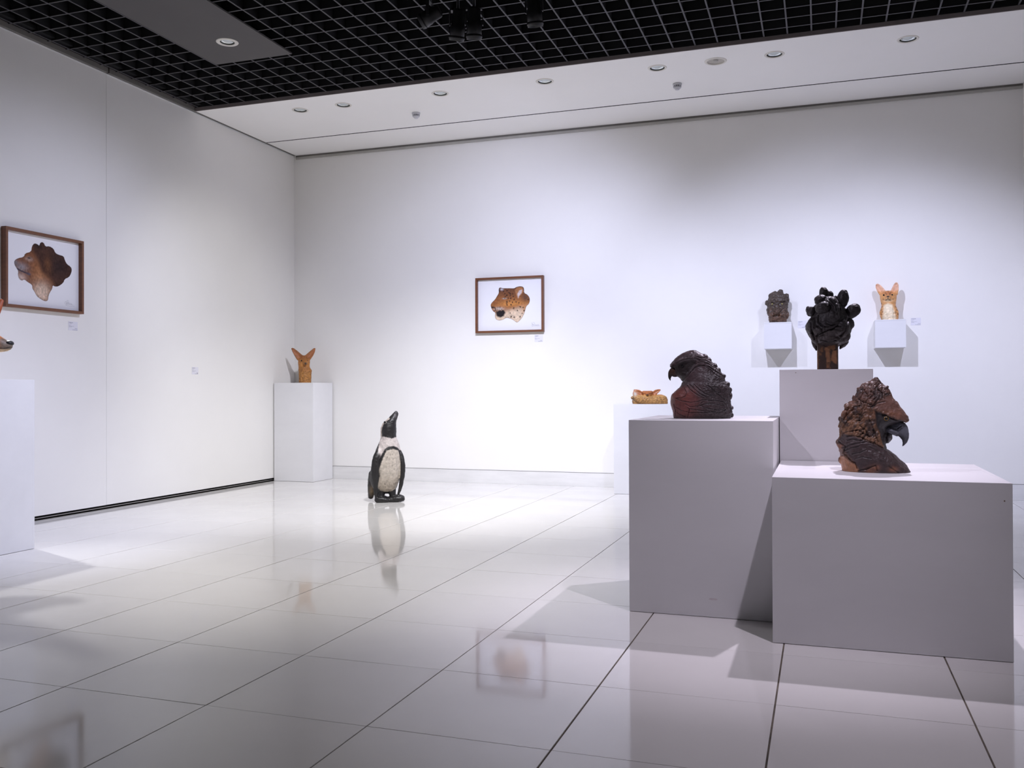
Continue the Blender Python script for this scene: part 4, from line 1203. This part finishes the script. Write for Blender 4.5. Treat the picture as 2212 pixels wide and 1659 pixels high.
# ------------------------------------------------------------------ penguin on the floor
t = thing('penguin_statue', 'black and white penguin statue standing on the tiled floor, beak raised', 'sculpture', (-3.905, 7.74, 0.0), rad(26.7), 'animal sculptures')
c = Clay(0.000600, 425, 1568)
c.loft([(143, 575, 597, 12), (160, 555, 611, 20), (185, 535, 618, 27), (215, 505, 618, 36), (240, 480, 611, 46), (270, 445, 598, 62), (300, 412, 588, 78), (340, 373, 583, 92), (400, 346, 587, 105), (460, 339, 590, 110), (520, 341, 586, 110), (560, 343, 588, 112),
        (600, 333, 604, 122), (650, 312, 628, 138), (700, 290, 642, 152), (760, 264, 650, 168), (820, 242, 655, 180), (900, 217, 660, 192), (1000, 197, 662, 202), (1100, 182, 658, 205), (1180, 174, 650, 202), (1240, 176, 636, 195), (1300, 190, 612, 180),
        (1360, 225, 585, 155), (1405, 285, 545, 120), (1440, 330, 500, 80)], n=56)
c.tube([(235, 1150, 85, 70), (205, 1300, 70, 95), (192, 1420, 55, 105), (185, 1500, 44, 110)], 1.2)         # tail
c.tube([(330, 760, 50, -120), (285, 860, 62, -165), (262, 1000, 66, -180), (262, 1150, 62, -180), (270, 1300, 50, -170), (270, 1430, 34, -165), (268, 1470, 24, -160)], 0.55)   # flipper
c.tube([(630, 770, 34, -20), (668, 880, 40, -45), (684, 1000, 42, -70), (682, 1120, 40, -85), (664, 1260, 34, -95), (640, 1370, 28, -100), (616, 1440, 20, -100)], 0.8)
c.tube([(350, 1380, 70, -40), (345, 1470, 55, -70)], 1.0)
c.tube([(520, 1370, 62, -40), (525, 1460, 52, -60)], 1.0)
for y_, dv in ((-150, 8), (-100, 0), (-50, -4)):
    c.tube([(290, 1520 + dv, 44, y_), (370, 1522 + dv, 50, y_), (440, 1530 + dv, 38, y_)], 1.0)
    c.tube([(460, 1530 + dv, 38, y_ + 20), (560, 1515 + dv, 50, y_ + 20), (640, 1510 + dv, 46, y_ + 10), (682, 1514 + dv, 34, y_ + 10)], 1.0)
s = c.fuse('body', 0.0048, 2)
u, v = s.uv[:, 0], s.uv[:, 1]
f = s.front(0.35, 0.0)
n1 = fbm(np.c_[u, s.y, v] / 100, 2.5, 3.0, 3)
n2 = fbm(np.c_[u, s.y, v] / 100, 8.0, 5.0, 2)
Q = s.uv + np.c_[n2 * 4, n2 * 7]
s.C[:] = L3(30, 28, 29)
inflip = np.clip(np.exp(-(seg_dist(s.uv, [(300, 850), (262, 1000), (262, 1150), (268, 1440)], False) / 52) ** 4) * (s.y < -120) + (u > 652) * (v > 800), 0, 1)
white = sstep(sdf(Q, [(330, 545), (400, 545), (520, 575), (590, 550), (640, 640), (670, 770), (640, 760), (600, 715), (540, 690), (470, 695), (410, 730), (375, 795), (330, 870), (300, 905), (305, 740), (325, 620)]), 6, -8)
belly = sstep(sdf(Q, [(440, 755), (540, 735), (615, 765), (637, 850), (652, 1000), (648, 1150), (615, 1280), (565, 1365), (500, 1400), (420, 1405), (330, 1385), (298, 1330), (310, 1240), (332, 1150), (322, 1050), (350, 950), (388, 850)]), 8, -10)
stripe = sstep(seg_dist(Q, [(470, 262), (420, 292), (375, 340), (348, 410), (340, 470), (350, 540)], False), 20, 10)
tail = gauss(s.uv, (205, 1410), 40, 70) * (s.y > -60)
fw_ = f * (1 - inflip)
s.C[:] = mixc(s.C, L3(196, 186, 182), np.clip(white, 0, 1) * fw_)
s.C[:] = mixc(s.C, L3(190, 180, 168), belly * fw_)
s.C[:] = mixc(s.C, L3(150, 134, 112), belly * fw_ * sstep(v, 1050, 1380) * 0.5)
s.C[:] = mixc(s.C, L3(196, 182, 172), stripe * sstep(s.no[:, 1], 0.5, 0.1) * 0.85)
s.C[:] = mixc(s.C, L3(160, 138, 110), tail * 0.8)
s.C[:] = mixc(s.C, L3(110, 104, 108), gauss(s.uv, (575, 215), 22, 40) * 0.6)
for k in range(24):
    a = (random.uniform(370, 620), random.uniform(790, 1330))
    s.C[:] = mixc(s.C, L3(70, 62, 58), gauss(s.uv, a, random.uniform(3, 6), random.uniform(5, 16)) * 0.7 * f)
s.C *= (1 + 0.1 * n2 + 0.15 * n1)[:, None]
s.push(n1 * 4 + n2 * 0.8)
s.crease([(335, 900), (322, 1050), (330, 1200), (300, 1330), (305, 1440)], 10, 9)
s.done('body', M['clay'], t)
e = eyeball(c, 412, 322, -74, 20, M['eye'], t, 'eye', None, 14)
r_ = lathe([(19, -3), (23, 0), (24, 4), (20, 8)], 28, (-0.45, -1, 0.15))
r_.transform(Matrix.Translation(c.P(412, 322, -74)) @ Matrix.Scale(c.k, 4))
obj('eye_ring', r_, M['clay_ring'] if 'clay_ring' in M else M['trimlight'], t, True)

# ------------------------------------------------------------------ dog at the left edge
t = thing('dog_bust', 'tan dog bust with a black nose, cut off by the left edge', 'sculpture', (-5.22, 4.33, 1.1285), rad(26), 'animal sculptures')
c = Clay(0.00044, -600, 1372)
c.loft([(700, -560, -240, 120), (800, -640, -220, 170), (900, -700, -280, 200), (1000, -740, -360, 220), (1100, -780, -400, 240), (1250, -830, -380, 260), (1420, -860, -340, 270)], n=44)
c.ell(-330, 700, 210, 190, 190, 0, 10)
c.tube([(-250, 760, 150, 0), (-100, 820, 122, 0), (30, 866, 88, 0), (95, 880, 66, 0)], 0.85)
c.tube([(-200, 880, 90, 0), (-60, 918, 62, 0), (60, 925, 42, 0), (110, 915, 30, 0)], 0.9)
c.tube([(-300, 230, 34, 110), (-310, 380, 90, 100), (-320, 560, 100, 80)], 0.45)
c.tube([(28, 235, 34, -60), (-20, 340, 66, -80), (-110, 480, 100, -90), (-230, 610, 100, -90)], 0.5)
s = c.fuse('bust', 0.0034, 3)
u, v = s.uv[:, 0], s.uv[:, 1]
s.crease([(150, 905), (60, 925), (-60, 920), (-150, 880)], 9, 7)
n = s.noise(14, 3, 4.0, 3, sstep(u, -150, -400), True)
n2 = fbm(np.c_[u, s.y, v] / 100, 5, 2.0, 2)
s.C[:] = L3(170, 104, 56)
s.C[:] = mixc(s.C, L3(120, 104, 90), sstep(u, -60, 60) * sstep(v, 740, 800))
s.C[:] = mixc(s.C, L3(206, 178, 142), sstep(v, 925, 945) * sstep(u, -300, -100))
s.C[:] = mixc(s.C, L3(40, 30, 26), sstep(seg_dist(s.uv, [(150, 905), (60, 925), (-60, 920), (-150, 880)], False), 9, 3) * 0.8)
s.C[:] = mixc(s.C, L3(150, 66, 28), sstep(v, 560, 400) * 0.8)
s.C *= (1 + 0.3 * n2)[:, None]
s.done('bust', M['clay_dry'], t)
b = Clay(c.k, c.u0, c.vb)
b.ell(120, 842, 58, 38, 56, 0, 12)
b.ell(90, 850, 50, 34, 52, 0, 12)
s = b.fuse('nose', 0.0026, 2, False)
s.C[:] = L3(26, 25, 28)
s.done('nose', M['clay'], t)
for sd in (-1, 1):
    eyeball(c, -215, 700, sd * 150, 28, M['eye'], t)
